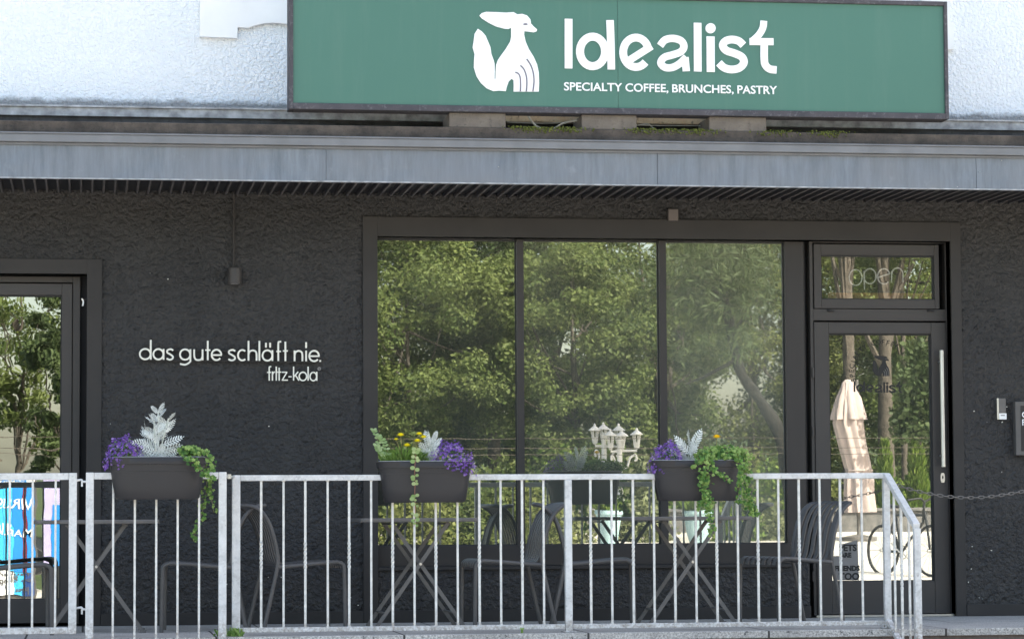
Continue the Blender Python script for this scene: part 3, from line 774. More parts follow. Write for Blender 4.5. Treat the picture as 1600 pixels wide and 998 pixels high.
# ================================================================== WALL LETTERS
wl_ = thing('wall_lettering', 'cream raised slogan lettering with company name on the dark wall', 'lettering')
YL = -.045
def Wd(cx, cy): p = P(200 + cx / 4.444, 500 + cy / 4.444, YL); return (p.x, p.z)
u = 1 / 4.444 * 19.36 / F
w1 = MB(); kk = [0]
def stw(mb, pts, wd=12, closed=False, sm=True):
    q = curve([Vector(p) for p in pts], 5, closed) if sm and len(pts) > 2 else [Vector(p) for p in pts]
    mb.ribbon([Wd(p[0], p[1]) for p in q], wd * u, YL - kk[0] * .0005, YL + .010, closed); kk[0] = (kk[0] + 1) % 3
def ring(mb, cx, cy, rx, ry, a0=0, a1=360, wd=12):
    full = abs(a1 - a0) >= 360
    q = arc(cx, cy, rx, ry, a0, a1, 28); stw(mb, q[:-1] if full else q, wd, full, False)
bl = lambda x: 272 + (x - 80) * 14 / 1250        # baseline
def ltr(ch, x0, x1):
    b = bl((x0 + x1) / 2); xh = 72; cy = b - xh / 2 - 1; rx = (x1 - x0) / 2 - 5; cx = (x0 + x1) / 2; ry = xh / 2
    if ch in 'da': 
        ring(w1, cx - 1, cy, rx, ry); stw(w1, [(x1 - 5, b - (135 if ch == 'd' else 74)), (x1 - 5, b + 1)])
    elif ch == 'A':
        ring(w1, cx - 1, cy, rx, ry); stw(w1, [(x1 - 5, b - 74), (x1 - 5, b + 1)]); stw(w1, [(cx - 11, b - 125), (cx - 11, b - 92)]); stw(w1, [(cx + 18, b - 125), (cx + 18, b - 92)])
    elif ch == 'g':
        ring(w1, cx - 1, cy, rx, ry); stw(w1, [(x1 - 5, b - 74), (x1 - 5, b - 10), (x1 - 8, b + 14), (cx, b + 33), (x0 + 4, b + 27)])
    elif ch == 's':
        stw(w1, [(x1 - 3, b - 64), (cx + 6, b - 73), (x0 + 9, b - 66), (x0 + 7, b - 50), (cx, b - 38), (x1 - 7, b - 24), (x1 - 8, b - 8), (cx - 2, b), (x0 + 2, b - 9)])
    elif ch == 'u':
        stw(w1, [(x0 + 5, b - 74), (x0 + 5, b - 28), (x0 + 14, b - 6), (cx, b), (x1 - 14, b - 6), (x1 - 5, b - 28)]); stw(w1, [(x1 - 5, b - 74), (x1 - 5, b + 1)])
    elif ch == 't':
        stw(w1, [(cx, b - 134), (cx, b)]); stw(w1, [(x0, b - 70), (x1, b - 70)], 10)
    elif ch == 'e':
        ring(w1, cx, cy, rx, ry, 0, 320); stw(w1, [(x0 + 6, cy + 1), (x1 - 1, cy + 1)], 11)
    elif ch == 'c': ring(w1, cx + 4, cy, rx + 2, ry, 48, 312)
    elif ch in 'hn':
        stw(w1, [(x0 + 5, b - (137 if ch == 'h' else 74)), (x0 + 5, b)]); stw(w1, [(x0 + 5, b - 40), (x0 + 12, b - 62), (cx, b - 71), (x1 - 12, b - 64), (x1 - 5, b - 44), (x1 - 5, b)])
    elif ch == 'l': stw(w1, [(cx, b - 137), (cx, b)])
    elif ch == 'f':
        stw(w1, [(x1, b - 134), (cx + 4, b - 132), (cx - 3, b - 118), (cx - 3, b)]); stw(w1, [(x0, b - 66), (x1 - 2, b - 66)], 10)
    elif ch == 'i': stw(w1, [(cx, b - 74), (cx, b)]); stw(w1, [(cx, b - 132), (cx, b - 92)])
    elif ch == '.': stw(w1, [(cx - 6, b - 3), (cx + 6, b - 3)], 11)
for ch, x0, x1 in [('d', 78, 163), ('a', 172, 252), ('s', 266, 317), ('g', 357, 438), ('u', 455, 523), ('t', 536, 572), ('e', 576, 653), ('s', 695, 748), ('c', 757, 823),
                   ('h', 832, 898), ('l', 905, 920), ('A', 930, 1008), ('f', 1030, 1064), ('t', 1076, 1110), ('n', 1152, 1216), ('i', 1230, 1244), ('e', 1254, 1331), ('.', 1327, 1343)]:
    ltr(ch, x0, x1)
w1.build('slogan_letters', M['letter_cream'], wl_)
w2 = w1; w1 = MB(); b = 419
def s2(*p, wd=9, **k): stw(w1, list(p), wd, **k)
s2((995, 322), (984, 324), (981, 336), (981, b)); s2((966, 362), (994, 362), wd=8)
s2((1003, 356), (1003, b)); s2((1003, 380), (1010, 364), (1022, 359))
s2((1030, 322), (1030, b)); s2((1050, 330), (1050, b)); s2((1036, 360), (1064, 360), wd=8)
s2((1068, 361), (1106, 361), wd=8); s2((1104, 361), (1071, b - 3), wd=8); s2((1068, b - 3), (1110, b - 3), wd=8)
s2((1114, 392), (1137, 392), wd=8)
s2((1150, 322), (1150, b)); s2((1152, 392), (1182, 358)); s2((1163, 382), (1188, b))
ring(w1, 1215, 390, 26, 29, 0, 360, 9); s2((1251, 323), (1251, b)); ring(w1, 1287, 391, 23, 29, 0, 360, 9); s2((1311, 358), (1311, b + 1))
w1.build('name_letters', M['letter_cream'], wl_)
w1 = MB(); ring(w1, 1328, 337, 9, 9, 0, 360, 7); s2((1325, 341), (1325, 333), (1331, 334), wd=4); w1.build('registered_mark', M['decal_grey'], wl_)
bk = MB()
for cy, x0, x1 in ((205, 90, 1320), (276, 90, 1330), (372, 975, 1312)):
    A_, B_ = Wd(x0, cy), Wd(x1, cy + (x1 - x0) * .011); bk.bar((A_[0], -.024, A_[1]), (B_[0], -.024, B_[1]), .006, .018)
for cx, cy in ((300, 205), (300, 276), (1140, 214), (1140, 286), (1000, 372), (1300, 372), (700, 208), (700, 280)):
    A_ = Wd(cx, cy); bk.box(A_[0] - .004, A_[0] + .004, -.034, .01, A_[1] - .004, A_[1] + .004)
bk.build('mounting_rail', M['dark_smooth'], wl_)

# neon 'open' tubes behind the transom
nn = MB(); YN = Gd + .05
def Nn(cx, cy): p = P(1240 + cx / 3.564, 360 + cy / 3.564, YN); return Vector((p.x, YN, p.z))
def tb(pts): nn.tube([Nn(*p) for p in pts], .005, 8)
tb(arc(345, 262, 36, 44, 0, 358, 26)); tb(arc(425, 255, 34, 42, -150, 180, 24)); tb([(392, 225), (395, 330)])
tb([(470, 262), (538, 240)]); tb(arc(503, 256, 35, 42, 20, 315, 24)); tb([(545, 290), (546, 225)]); tb(arc(578, 245, 31, 36, 180, 0, 14) + [(609, 290)])
neon = thing('open_sign', 'white tube lettering reading open behind the transom glass', 'sign')
nm_ = simple('neon_tube', (.85, .85, .82), .3, var=0); nm_.node_tree.nodes['Principled BSDF'].inputs['Emission Color'].default_value = (1, .97, .9, 1); nm_.node_tree.nodes['Principled BSDF'].inputs['Emission Strength'].default_value = .03
nn.build('neon_tube', nm_, neon)
bb = MB(); a_ = Nn(300, 300); c_ = Nn(620, 300); z_ = Nn(450, 350).z
bb.box(a_.x, c_.x, YN + .012, YN + .018, z_ + .005, z_ + .014); bb.build('mounting_bar', M['cable_dark'], neon)
shf = MB(); p0, p1 = P(1290, 457, YN + .1), P(1462, 457, YN + .1)
shf.box(p0.x, p1.x, YN + .03, YN + .25, P(1380, 466, YN).z, P(1380, 457, YN).z); shf.build('wooden_shelf', M['wood'], bld)

# door decals
dc = thing('door_sticker', 'dark emblem and wordmark sticker on the entrance door glass', 'sticker')
Yk = Gd - .0025
def K(cx, cy): p = P(1270 + cx / 7.129, 500 + cy / 7.129, Yk); return (p.x, p.z)
dm = MB(); word_strokes(lambda cx, cy: K(455 + (cx - 529) * .565, 800 - (318 - cy) * .52 + 0), 1 / 7.129 * 19.5 / F * .55, Yk, Yk + .001, dm)
dm.build('sticker_wordmark', M['decal'], dc)
logo(lambda cx, cy: K(650 + cx * .275, 395 + (cy - 60) * .275), 1 / 7.129 * .275 * 19.5 / F, Yk, Yk + .001, 'sticker_emblem', M['decal'], M['decal_grey'], dc)
arc_t = 'SPECIALTY COFFEE'
for i, ch in enumerate(arc_t):
    if ch == ' ': continue
    a = R(200 - i * 9.5); cx = 760 + 300 * math.cos(a); cy = 560 - 290 * math.sin(a); q = K(cx, cy)
    textmesh(ch, .05, 'sticker_letter', M['decal'], q[0], Yk, q[1], .0008, 0, 'CENTER', dc, rot=a - PI / 2)
pd = thing('window_notice', 'grey notice with black capitals low on the entrance door glass', 'sticker')
q0 = P(1303, 905, Yk); q1 = P(1340, 846, Yk)
MB().poly([(P(a, b, Yk).x, P(a, b, Yk).z) for a, b in [(1314, 850), (1340, 843), (1342, 906), (1303, 906), (1303, 868), (1314, 868)]], Yk + .0006, Yk + .0012).build('notice_panel', M['decal_grey'], pd)
for tx, px, py, sz in (('PETS', 1311, 860, .062), ('ARE', 1313, 870, .045), ('FRIENDS', 1304, 891, .048), ('TOO', 1311, 905, .066)):
    q = P(px, py, Yk); textmesh(tx, sz, 'notice_text', M['decal'], q.x, Yk - .0005, q.z, .001, .0028, parent=pd)

# ================================================================== SMALL WALL FITTINGS
q = P(367, 444, -.07); lm = thing('wall_lamp', 'small grey cylindrical lamp on conduit hanging on the dark wall', 'lamp', (q.x, -.07, q.z))
MB().lathe([(.038, .006), (.040, 0), (.045, 0), (.0455, .003), (.0455, .108), (.044, .111), (.0, .111)], 28, cap=False).build('lamp_housing', M['door_frame'], lm, smooth=False)
MB().lathe([(.0, .003), (.035, .003)], 24, cap=False).build('lamp_lens', M['white_plastic'], lm)
cd = MB(); cd.tube([(-.006, .045, .06), (-.006, .045, fb + .03 - q.z)], .0085, 10); cd.box(-.02, .012, .03, .068, .02, .09); cd.build('conduit', M['dark_smooth'], lm)
jb = MB(); q = P(1051.5, 336, -.03); jb.box(q.x - .036, q.x + .036, -.045, 0, q.z - .042, q.z + .042)
jbx = tag(jb.build('junction_box', M['copper_dark'], bevel=.004), 'small grey junction box with wires above the shop window', 'junction box')
jw = MB()
for a, b in (((1043, 334), (1022, 314)), ((1043, 330), (1026, 313)), ((1044, 327), (1046, 314))):
    A_, B_ = P(*a, -.02), P(*b, -.02); m_ = (A_ + B_) / 2 + Vector((.01, 0, -.012)); jw.tube(curve([A_, m_, B_], 5), .0014, 6)
jwo = jw.build('wire', M['window_frame']); jwo.parent = jbx
wc = MB(); wc.tube(curve([P(a, b, -.012) for a, b in [(357, 427), (300, 437), (250, 446), (200, 455), (160, 462)]] + [P(146, 465, -.024), P(128, 469, -.018)], 6), .0022, 6)
tag(wc.build('wall_cable', M['cable_dark']), 'thin dark cable running from the wall lamp to the side door', 'cable')
hk = MB(); hk.tube(curve([P(a, b, -.03) for a, b in [(127.5, 466.5), (129.5, 469), (130, 473), (129, 478)]], 5), .005, 8)
tag(hk.build('cable_clip', M['white_plastic']), 'small white clip at the side door reveal', 'clip')
icm = thing('intercom', 'slim grey intercom with white button label on wall beside the door', 'intercom')
p0, p1 = P(1556.5, 622, -.02), P(1571.5, 655, -.02)
MB().box(p0.x, p0.x + .014, -.035, 0, p1.z, p0.z).build('steel_edge', M['steel'], icm)
MB().box(p0.x + .015, p1.x, -.03, 0, p1.z + .045, p0.z).build('intercom_body', M['anthracite_table'], icm, bevel=.003)
MB().box(p0.x + .015, p1.x + .003, -.034, 0, p1.z, p1.z + .044).build('name_plate', M['white_plastic'], icm, bevel=.002)
MB().box(p0.x + .028, p1.x - .012, -.0355, -.0342, p1.z + .026, p1.z + .031).build('name_strip', M['decal'], icm)
mb_ = thing('notice_board', 'dark framed board with white capitals at right edge of wall', 'sign')
p0, p1 = P(1585.5, 627, -.05), P(1590, 711, -.05)
MB().box(p0.x, p0.x + .62, -.06, 0, p1.z, p0.z).build('board_frame', M['anthracite'], mb_, bevel=.004)
MB().box(p0.x + .04, p0.x + .58, -.064, -.0605, p1.z + .03, p0.z - .03).build('board_face', M['dark_smooth'], mb_)
for t_, py in (('C', 652), ('F', 664)):
    q = P(1596.5, py, -.066); textmesh(t_, .06, 'board_letter', M['sign_white'], q.x, -.0665, q.z, .002, .001, parent=mb_)

# paint drips and chips on the dark wall
chp = MB()
for _ in range(26):
    reg = random.choice([(400, 640, 880, 945), (160, 560, 660, 950), (1506, 1598, 620, 950), (1506, 1520, 850, 950), (165, 290, 420, 450)])
    px, py = random.uniform(reg[0], reg[1]), random.uniform(reg[2], reg[3]); q = P(px, py, -.004); r = random.uniform(.0015, .005)
    chp.poly([(q.x + r * random.uniform(.5, 1.3) * math.cos(t), q.z + r * random.uniform(.5, 1.3) * math.sin(t)) for t in np.linspace(0, 2 * PI, 7, endpoint=False)], -.0065, .0)
o = chp.build('paint_chips', M['letter_cream'], bld); o['kind'] = 'stuff'

# ================================================================== RAILINGS
YR = -1.92
rail = thing('balcony_railing', 'long galvanised railing with partly twisted bars carrying two planters', 'railing')
def zr(px, py): return P(px, py, YR).z
zt_r = Z(740.5, YR, 800); RT = .036; zb_r = Z(974, YR, 900)
xa, xb = X(369, YR), X(1382.5, YR)
tr_ = MB(); tr_.box(xa + .0255, xb + .02, YR - .02, YR + .02, zt_r - RT, zt_r); tr_.build('top_rail', M['galv'], rail, bevel=.004)
br_ = MB(); xm = X(886.5, YR); br_.box(xa + .0255, xm - .0225, YR - .015, YR + .015, zb_r - .03, zb_r); br_.box(xm + .0225, xb - .0215, YR - .015, YR + .015, zb_r - .03, zb_r)
br_.build('bottom_rail', M['galv'], rail, bevel=.003)
for xx, w_ in ((xa, .05), (xm, .044), (xb, .042)):
    b_2 = MB(); b_2.box(xx - w_ / 2, xx + w_ / 2, YR - w_ / 2, YR + w_ / 2, 0.001, (zt_r if xx == xa else zt_r - RT - .0005))
    b_2.box(xx - w_, xx + w_, YR - w_, YR + w_, .0005, .008); b_2.build('post', M['galv'], rail, bevel=.004)
def baluster(x, z0, z1, y, twist, parent, w_=.0128):
    m = MB()
    if not twist: m.box(x - w_ / 2, x + w_ / 2, y - w_ / 2, y + w_ / 2, z0, z1)
    else:
        zc = z0 + (z1 - z0) * .49; hl = .085; n_ = 28; rings = [(z0, 0)] + [(zc - hl + 2 * hl * i / n_, i / n_ * PI * 3.0) for i in range(n_ + 1)] + [(z1, PI * 3)]
        vs = []; r_ = w_ / 2 * 1.414 * 1.12
        for z_, a in rings:
            for j in range(4): vs.append((x + r_ * math.cos(a + PI / 4 + j * PI / 2), y + r_ * math.sin(a + PI / 4 + j * PI / 2), z_))
        fs = [(i * 4 + j, i * 4 + (j + 1) % 4, i * 4 + 4 + (j + 1) % 4, i * 4 + 4 + j) for i in range(len(rings) - 1) for j in range(4)]
        m.add(vs, fs)
    m.build('baluster', M['galv_bar'], parent)
bars = [(408, 1), (443, 0), (477, 1), (512, 0), (545.5, 1), (580, 0), (613.5, 1), (647.5, 0), (681, 1), (715, 0), (749, 1), (782.5, 0), (816, 1), (849.5, 0),
        (923, 1), (956, 0), (989.5, 1), (1022, 0), (1054.5, 1), (1087.5, 0), (1120, 1), (1153, 0), (1184.5, 1), (1217, 0), (1249, 1), (1281.5, 0), (1313.5, 1), (1347, 0)]
for px, tw_ in bars: baluster(X(px, YR, 860), zb_r - .0005, zt_r - RT + .0005, YR, tw_, rail)
wb = MB()
for px, tw_ in bars:
    x_ = X(px, YR, 860)
    for z_, sg_n in ((zb_r + .001, 1), (zt_r - RT - .001, -1)):
        for k_ in range(4): a_ = k_ * PI / 2 + random.uniform(-.5, .5); r_ = random.uniform(.003, .0055); wb.lathe([(r_, -r_ * .5), (r_ * .8, r_ * .4), (.0005, r_ * .7)], 6, (x_ + .0075 * math.cos(a_), YR + .0075 * math.sin(a_), z_))
wo = wb.build('weld_beads', M['galv_bar'], rail, smooth=True, fix=False); wo['kind'] = 'stuff'
# sloping stair part
ey = YR - .66; ex = xb + .002
e_top = P(1423, 822, ey)
sx = MB(); tp = Vector((xb, YR - .02, zt_r - .018)); te = Vector((xb, ey, e_top.z))
sx.bar(tp, te, .042, .036, up=Vector((0, 0, 1))); sx.build('stair_handrail', M['galv'], rail, bevel=.003)
bp0 = Vector((xb, YR - .022, Z(970, YR, 1385))); slope = (te - tp); bp1 = bp0 + slope
MB().bar(bp0, bp1, .034, .03, up=Vector((0, 0, 1))).build('stair_bottom_rail', M['galv'], rail, bevel=.003)
zend = -.33
ep = MB(); ep.box(xb - .021, xb + .021, ey - .021, ey + .021, zend, te.z - .012); ep.build('post', M['galv'], rail, bevel=.003)
for i, t_ in enumerate((.24, .48, .74)):
    a_ = tp + slope * t_; b__ = bp0 + slope * t_; baluster(xb, b__.z, a_.z - .015, a_.y, i == 1, rail)

YG = -2.105
mp_ = thing('side_railing', 'galvanised railing panel carrying the leftmost planter', 'railing')
zt_g = Z(737.5, YG, 240)
m0, m1 = X(140, YG, 860), X(347.5, YG, 860)
for xx in (m0, m1): MB().box(xx - .024, xx + .024, YG - .024, YG + .024, -.40, zt_g).build('post', M['galv'], mp_, bevel=.004)
MB().box(m0 + .0245, m1 - .0245, YG - .018, YG + .018, zt_g - .042, zt_g - .001).build('top_rail', M['galv'], mp_, bevel=.004)
MB().box(m0 + .0245, m1 - .0245, YG - .018, YG + .018, -.16, -.12).build('bottom_rail', M['galv'], mp_, bevel=.004)
for px in (176.6, 210.5, 244, 277.5, 311): baluster(X(px, YG, 860), -.1205, zt_g - .0415, YG, 0, mp_)
gt = thing('railing_gate', 'hinged galvanised gate at the far left in front of side door', 'gate')
g1 = X(113.5, YG, 860); g0 = g1 - 1.1; zgb = Z(985, YG, 60)
for xx in (g0, g1): MB().box(xx - .024, xx + .024, YG - .024, YG + .024, zgb - .02, zt_g - .002).build('post', M['galv'], gt, bevel=.004)
MB().box(g0 + .0245, g1 - .0245, YG - .018, YG + .018, zt_g - .044, zt_g - .003).build('top_rail', M['galv'], gt, bevel=.004)
MB().box(g0 + .0245, g1 - .0245, YG - .018, YG + .018, zgb - .019, zgb + .02).build('bottom_rail', M['galv'], gt, bevel=.004)
gx = X(86.5, YG, 860)
while gx > g0 + .06: baluster(gx, zgb + .0195, zt_g - .0435, YG, 0, gt); gx -= .1365
for py in (752, 951):
    q = P(127, py, YG); h_ = MB(); h_.tube(curve([(g1 + .02, YG - .01, q.z + .006), (q.x, YG - .012, q.z + .01), (q.x + .008, YG - .012, q.z), (m0 - .02, YG - .01, q.z)], 4), .007, 8)
    h_.tube([(q.x + .004, YG - .012, q.z + .006), (q.x + .004, YG - .012, q.z - .03)], .006, 8); h_.build('hinge', M['galv'], gt)
q = P(358, 744, YG + .05); h_ = MB(); h_.tube([(m1 + .02, YG, q.z), (xa - .01, YR, q.z)], .009, 8); h_.box(q.x - .012, q.x + .012, YG + .03, YG + .06, q.z - .014, q.z + .014); h_.build('bolt', M['steel'], mp_)
# upright at the bottom-right corner of the panel's mast base, weeds
wd_ = MB()
for px, py, n_ in ((372, 984, 40), (350, 990, 30), (820, 976, 4)):
    q = P(px, py, YR - .05)
    for _ in range(n_):
        x = q.x + random.gauss(0, .03); y = YR - .06 + random.gauss(0, .02); h = random.uniform(.01, .05); a = random.uniform(0, 6.28); dx = .5 * h * math.cos(a)
        wd_.add([(x - .003, y, .001), (x + .003, y, .001), (x + dx + .006, y - .004, h), (x + dx, y, h + .008), (x + dx - .006, y, h)], [(0, 1, 2, 3, 4)])
tag(wd_.build('weeds', M['ivy'], fix=False), 'small green weeds in the joints at the walkway edge', 'weeds', kind='stuff')

# chain
chn = MB(); c0 = Vector((xb + .02, YR, zt_r - .015)); c1_ = P(1660, 755, YR)
path = curve([c0, P(1400, 756, YR), P(1430, 766, YR), P(1470, 774, YR), P(1510, 777, YR), P(1550, 775, YR), P(1600, 767, YR), c1_], 40)
Ls = 0; links = []; last = path[0]; acc = 0; pitch_c = .034
for p in path[1:]:
    acc += (p - last).length; 
    if acc >= pitch_c: links.append((p, (p - last).normalized())); acc -= pitch_c
    last = p
for i, (p, t) in enumerate(links):
    u_ = Vector((0, 1, 0)) if i % 2 else Vector((0, 0, 1)).cross(t).cross(t).normalized()
    if i % 2 == 0: u_ = t.cross(Vector((0, 1, 0))).normalized()
    ring_ = []
    for k_ in range(12):
        a = 2 * PI * k_ / 12; ring_.append(p + t * (.022 * math.cos(a)) + u_ * (.0085 * math.sin(a)))
    chn.tube(ring_, .0032, 6, closed=True)
tag(chn.build('barrier_chain', M['anthracite_table']), 'thin metal chain hanging across the steps in front of the door', 'chain')
cp_ = MB(); cp_.tube([(c1_.x, YR, 0), (c1_.x, YR, c1_.z + .03)], .025, 14); tag(cp_.build('chain_post', M['galv']), 'galvanised post holding the chain end', 'post')

# ================================================================== FURNITURE
def make_table():
    t = thing('folding_table', '', 'table')
    tp = MB(); a, b, r = .395, .30, .05
    out = []
    for cx, cy, a0 in ((a - r, b - r, 0), (-a + r, b - r, 90), (-a + r, -b + r, 180), (a - r, -b + r, 270)):
        for k_ in range(6): an = R(a0 + k_ * 18); out.append((cx + r * math.cos(an), cy + r * math.sin(an)))
    n_ = len(out)
    vs = [(x, y, z) for z in (.690, .716) for x, y in out]
    tp.add(vs, [tuple(range(n_))[::-1], tuple(range(n_, 2 * n_))] + [(i, (i + 1) % n_, n_ + (i + 1) % n_, n_ + i) for i in range(n_)])
    tp.build('tabletop', M['anthracite_table'], t, bevel=.006)
    for y in (-.22, .22):
        for s in (-1, 1):
            m = MB(); yo = y + (.012 if s > 0 else -.012)
            m.bar((s * .295, yo, .005), (-s * .185, yo, .689), .024, .012); m.box(s * .295 - .022, s * .295 + .022, yo - .008, yo + .008, .0, .014); m.build('leg', M['anthracite_table'], t)
    br = MB()
    for s in (-1, 1):
        br.bar((s * .225, -.22, .105), (s * .225, .22, .105), .018, .010, up=Vector((0, 0, 1))); br.bar((s * .185, -.24, .68), (s * .185, .24, .68), .022, .012, up=Vector((0, 0, 1)))
    br.build('crossbar', M['anthracite_table'], t)
    bo = MB(); bo.tube([(0, -.243, .42), (0, -.2, .42)], .009, 10); bo.build('pivot_bolt', M['steel'], t); return t
def make_chair():
    t = thing('bistro_chair', '', 'chair')
    hw = .215
    for s in (-1, 1):
        m = MB(); m.tube(curve([(.225, s * hw, 0), (.222, s * hw, .20), (.218, s * hw, .385)], 4)[:-1] + curve([(.218, s * hw, .385), (.210, s * hw, .420), (.175, s * hw, .437)], 5), .0135, 10); m.build('leg', M['anthracite'], t)
        m = MB(); m.tube(curve([(-.315, s * hw, 0), (-.265, s * hw, .22), (-.222, s * hw, .42), (-.225, s * hw, .50)], 5), .0135, 10); m.build('leg', M['anthracite'], t)
    m = MB()
    for s in (-1, 1): m.tube([(.175, s * hw, .437), (.05, s * hw, .430), (-.10, s * hw, .416), (-.222, s * hw, .408)], .0135, 10)
    m.tube([(.195, -hw, .425), (.195, hw, .425)], .009, 8); m.tube([(-.2, -hw, .408), (-.2, hw, .408)], .009, 8)
    m.build('seat_frame', M['anthracite'], t)
    m = MB(); hp = [(-.225, -hw, .50), (-.242, -hw, .58), (-.275, -hw, .68), (-.322, -hw, .755), (-.375, -hw * .97, .793), (-.412, -hw * .82, .800), (-.425, -hw * .45, .802), (-.426, 0, .802)]
    m.tube(curve(hp + [(x, -y, z) for x, y, z in hp[::-1][1:]], 4), .0135, 10); m.build('back_frame', M['anthracite'], t)
    pr = curve([Vector(p) for p in [(.232, .395), (.222, .425), (.185, .444), (.08, .440), (-.06, .424), (-.15, .418), (-.198, .435), (-.222, .49), (-.242, .58), (-.275, .68), (-.322, .758), (-.375, .797), (-.418, .803)]], 4)
    ns = 7
    for k_ in range(ns):
        y = -hw + .035 + (2 * hw - .07) * k_ / (ns - 1); m = MB(); q = [Vector((p.x, p.y)) for p in pr]
        if k_ in (0, ns - 1): q = q[:-3]
        m.ribbon(q, .007, y - .0165, y + .0165); m.build('slat', M['anthracite'], t, smooth=False)
    return t
ch0 = make_chair(); tb0 = make_table()
YT = -1.02
def sx_(px, y=YT, py=900): return X(px, y, py)
tables = [(150.5, YT, 'grey folding table in front of side door, below leftmost planter'), (649, YT, 'grey folding table beneath planter with yellow flowers'),
          (1071, YT, 'grey folding table beneath planter with trailing ivy')]
for i, (px, y, lb) in enumerate(tables):
    o = tb0 if i == 0 else dup(tb0, (0, 0, 0)); o.location = (sx_(px, y, 805), y, 0.0005); o['label'] = lb; o['group'] = 'folding tables on the walkway'; o.rotation_euler.z = (0.0, 0.02, -.02)[i]
# front of seat px -> centre; local front at x=+.225
chairs = [(80, 0, -1.25, 'r', 'dark metal chair at the left edge behind the gate'),
          (253, 1, -1.05, 'l', 'dark metal chair facing left behind the leftmost planter panel'),
          (531, 0, -1.05, 'r', 'dark metal chair facing right, beside table with yellow flower planter'),
          (729, 1, -1.05, 'l', 'dark metal chair facing left beneath the window, right of middle table'),
          (991, 0, -1.05, 'r', 'dark metal chair facing right, behind the middle railing post'),
          (1172, 1, -.95, 'l', 'dark slatted metal chair beside entrance door, right of ivy planter')]
rots = [4, 176, 10, 184, -9, 203]
for i, (px, fl_, y, d, lb) in enumerate(chairs):
    o = ch0 if i == 0 else dup(ch0, (0, 0, 0)); a = R(rots[i]); xf = sx_(px, y, 920)
    o.location = (xf - math.cos(a) * .225 - abs(math.sin(a)) * .1 * (1 if d == 'r' else -1), y, .0005); o.rotation_euler.z = a
    o['label'] = lb; o['group'] = 'dark metal chairs on the walkway'

# ================================================================== PLANTERS
PW, PD = .292, .135
def stadium(a, b, n=14, power=3.2):
    out = []
    for k_ in range(4 * n):
        t = 2 * PI * k_ / (4 * n); c, s = math.cos(t), math.sin(t)
        out.append((a * abs(c) ** (2 / power) * (1 if c >= 0 else -1), b * abs(s) ** (2 / power) * (1 if s >= 0 else -1)))
    return out
def make_planter(zrail):
    t = thing('railing_planter', '', 'planter')
    n_ = 56
    H = .255; zt = H; zsl = zrail                     # local z: 0 = bottom
    def rg(z, f=1.0, off=0): 
        g = .86 + .14 * (z / H) ** .8
        return [(x, y, z) for x, y in stadium(PW * g * f + off, PD * g * f + off)]
    m = MB(); m.smooth = True
    rings = [rg(zsl + .004), rg((zsl + .004 + H - .045) / 2), rg(H - .045)]
    vs = [p for r_ in rings for p in r_]
    m.add(vs, [(i * n_ + j, i * n_ + (j + 1) % n_, (i + 1) * n_ + (j + 1) % n_, (i + 1) * n_ + j) for i in range(2) for j in range(n_)] + [tuple(range(n_))[::-1]])
    for s in (-1, 1):                                 # two lobes that hang either side of the rail
        rr = []
        for z in (0.0, .012, zsl * .5, zsl + .0035):
            f = .965 if z == 0 else 1
            r_ = [(x, y, z) for x, y, z in rg(z, f)]
            rr.append([(x, (max(y, .026) if s > 0 else min(y, -.026)), z) for x, y, z in r_])
        m.add([p for r_ in rr for p in r_], [(i * n_ + j, i * n_ + (j + 1) % n_, (i + 1) * n_ + (j + 1) % n_, (i + 1) * n_ + j) for i in range(3) for j in range(n_)] + [tuple(range(n_))[::-1]])
    m.build('tub', M['planter'], t, fix=True)
    r = MB(); r.smooth = True
    rr = [rg(H - .0448, off=.0), rg(H - .044, off=.008), rg(H - .004, off=.010), rg(H, off=.006), rg(H, off=-.006), rg(H - .03, off=-.008)]
    r.add([p for q_ in rr for p in q_], [(i * n_ + j, i * n_ + (j + 1) % n_, (i + 1) * n_ + (j + 1) % n_, (i + 1) * n_ + j) for i in range(5) for j in range(n_)])
    r.build('rim', M['planter'], t)
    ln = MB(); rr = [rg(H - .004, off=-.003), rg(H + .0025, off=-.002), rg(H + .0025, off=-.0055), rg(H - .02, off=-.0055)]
    ln.add([p for q_ in rr for p in q_], [(i * n_ + j, i * n_ + (j + 1) % n_, (i + 1) * n_ + (j + 1) % n_, (i + 1) * n_ + j) for i in range(3) for j in range(n_)]); ln.build('rim_light_line', M['white_plastic'], t)  # pale ring, paints the sky-lit bright line along the rim
    s_ = MB(); s_.add(rg(H - .03, off=-.006), [tuple(range(n_))]); s_.build('soil', M['soil'], t); return t
zp = {}
plc = []
for i, (px, pt, Yp_, zrl, lb) in enumerate(((246.5, 713.5, YG, zt_g, 'dark grey rail planter with tall silver plant, leftmost of three'), (666.5, 720, YR, zt_r, 'dark grey rail planter with yellow flowers and hanging vine'),
                                       (1094.5, 718.5, YR, zt_r, 'dark grey rail planter overgrown with trailing ivy'))):
    zt_ = P(px, pt, Yp_ - .13).z; zb_ = zt_ - .255
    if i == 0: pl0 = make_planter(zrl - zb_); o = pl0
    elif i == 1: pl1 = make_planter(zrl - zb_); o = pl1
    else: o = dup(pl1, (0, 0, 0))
    o.location = (X(px, Yp_ - .1, 750), Yp_, zb_); tag(o, lb, 'planter', 'rail planters'); plc.append(Vector((o.location.x, Yp_, zt_)))

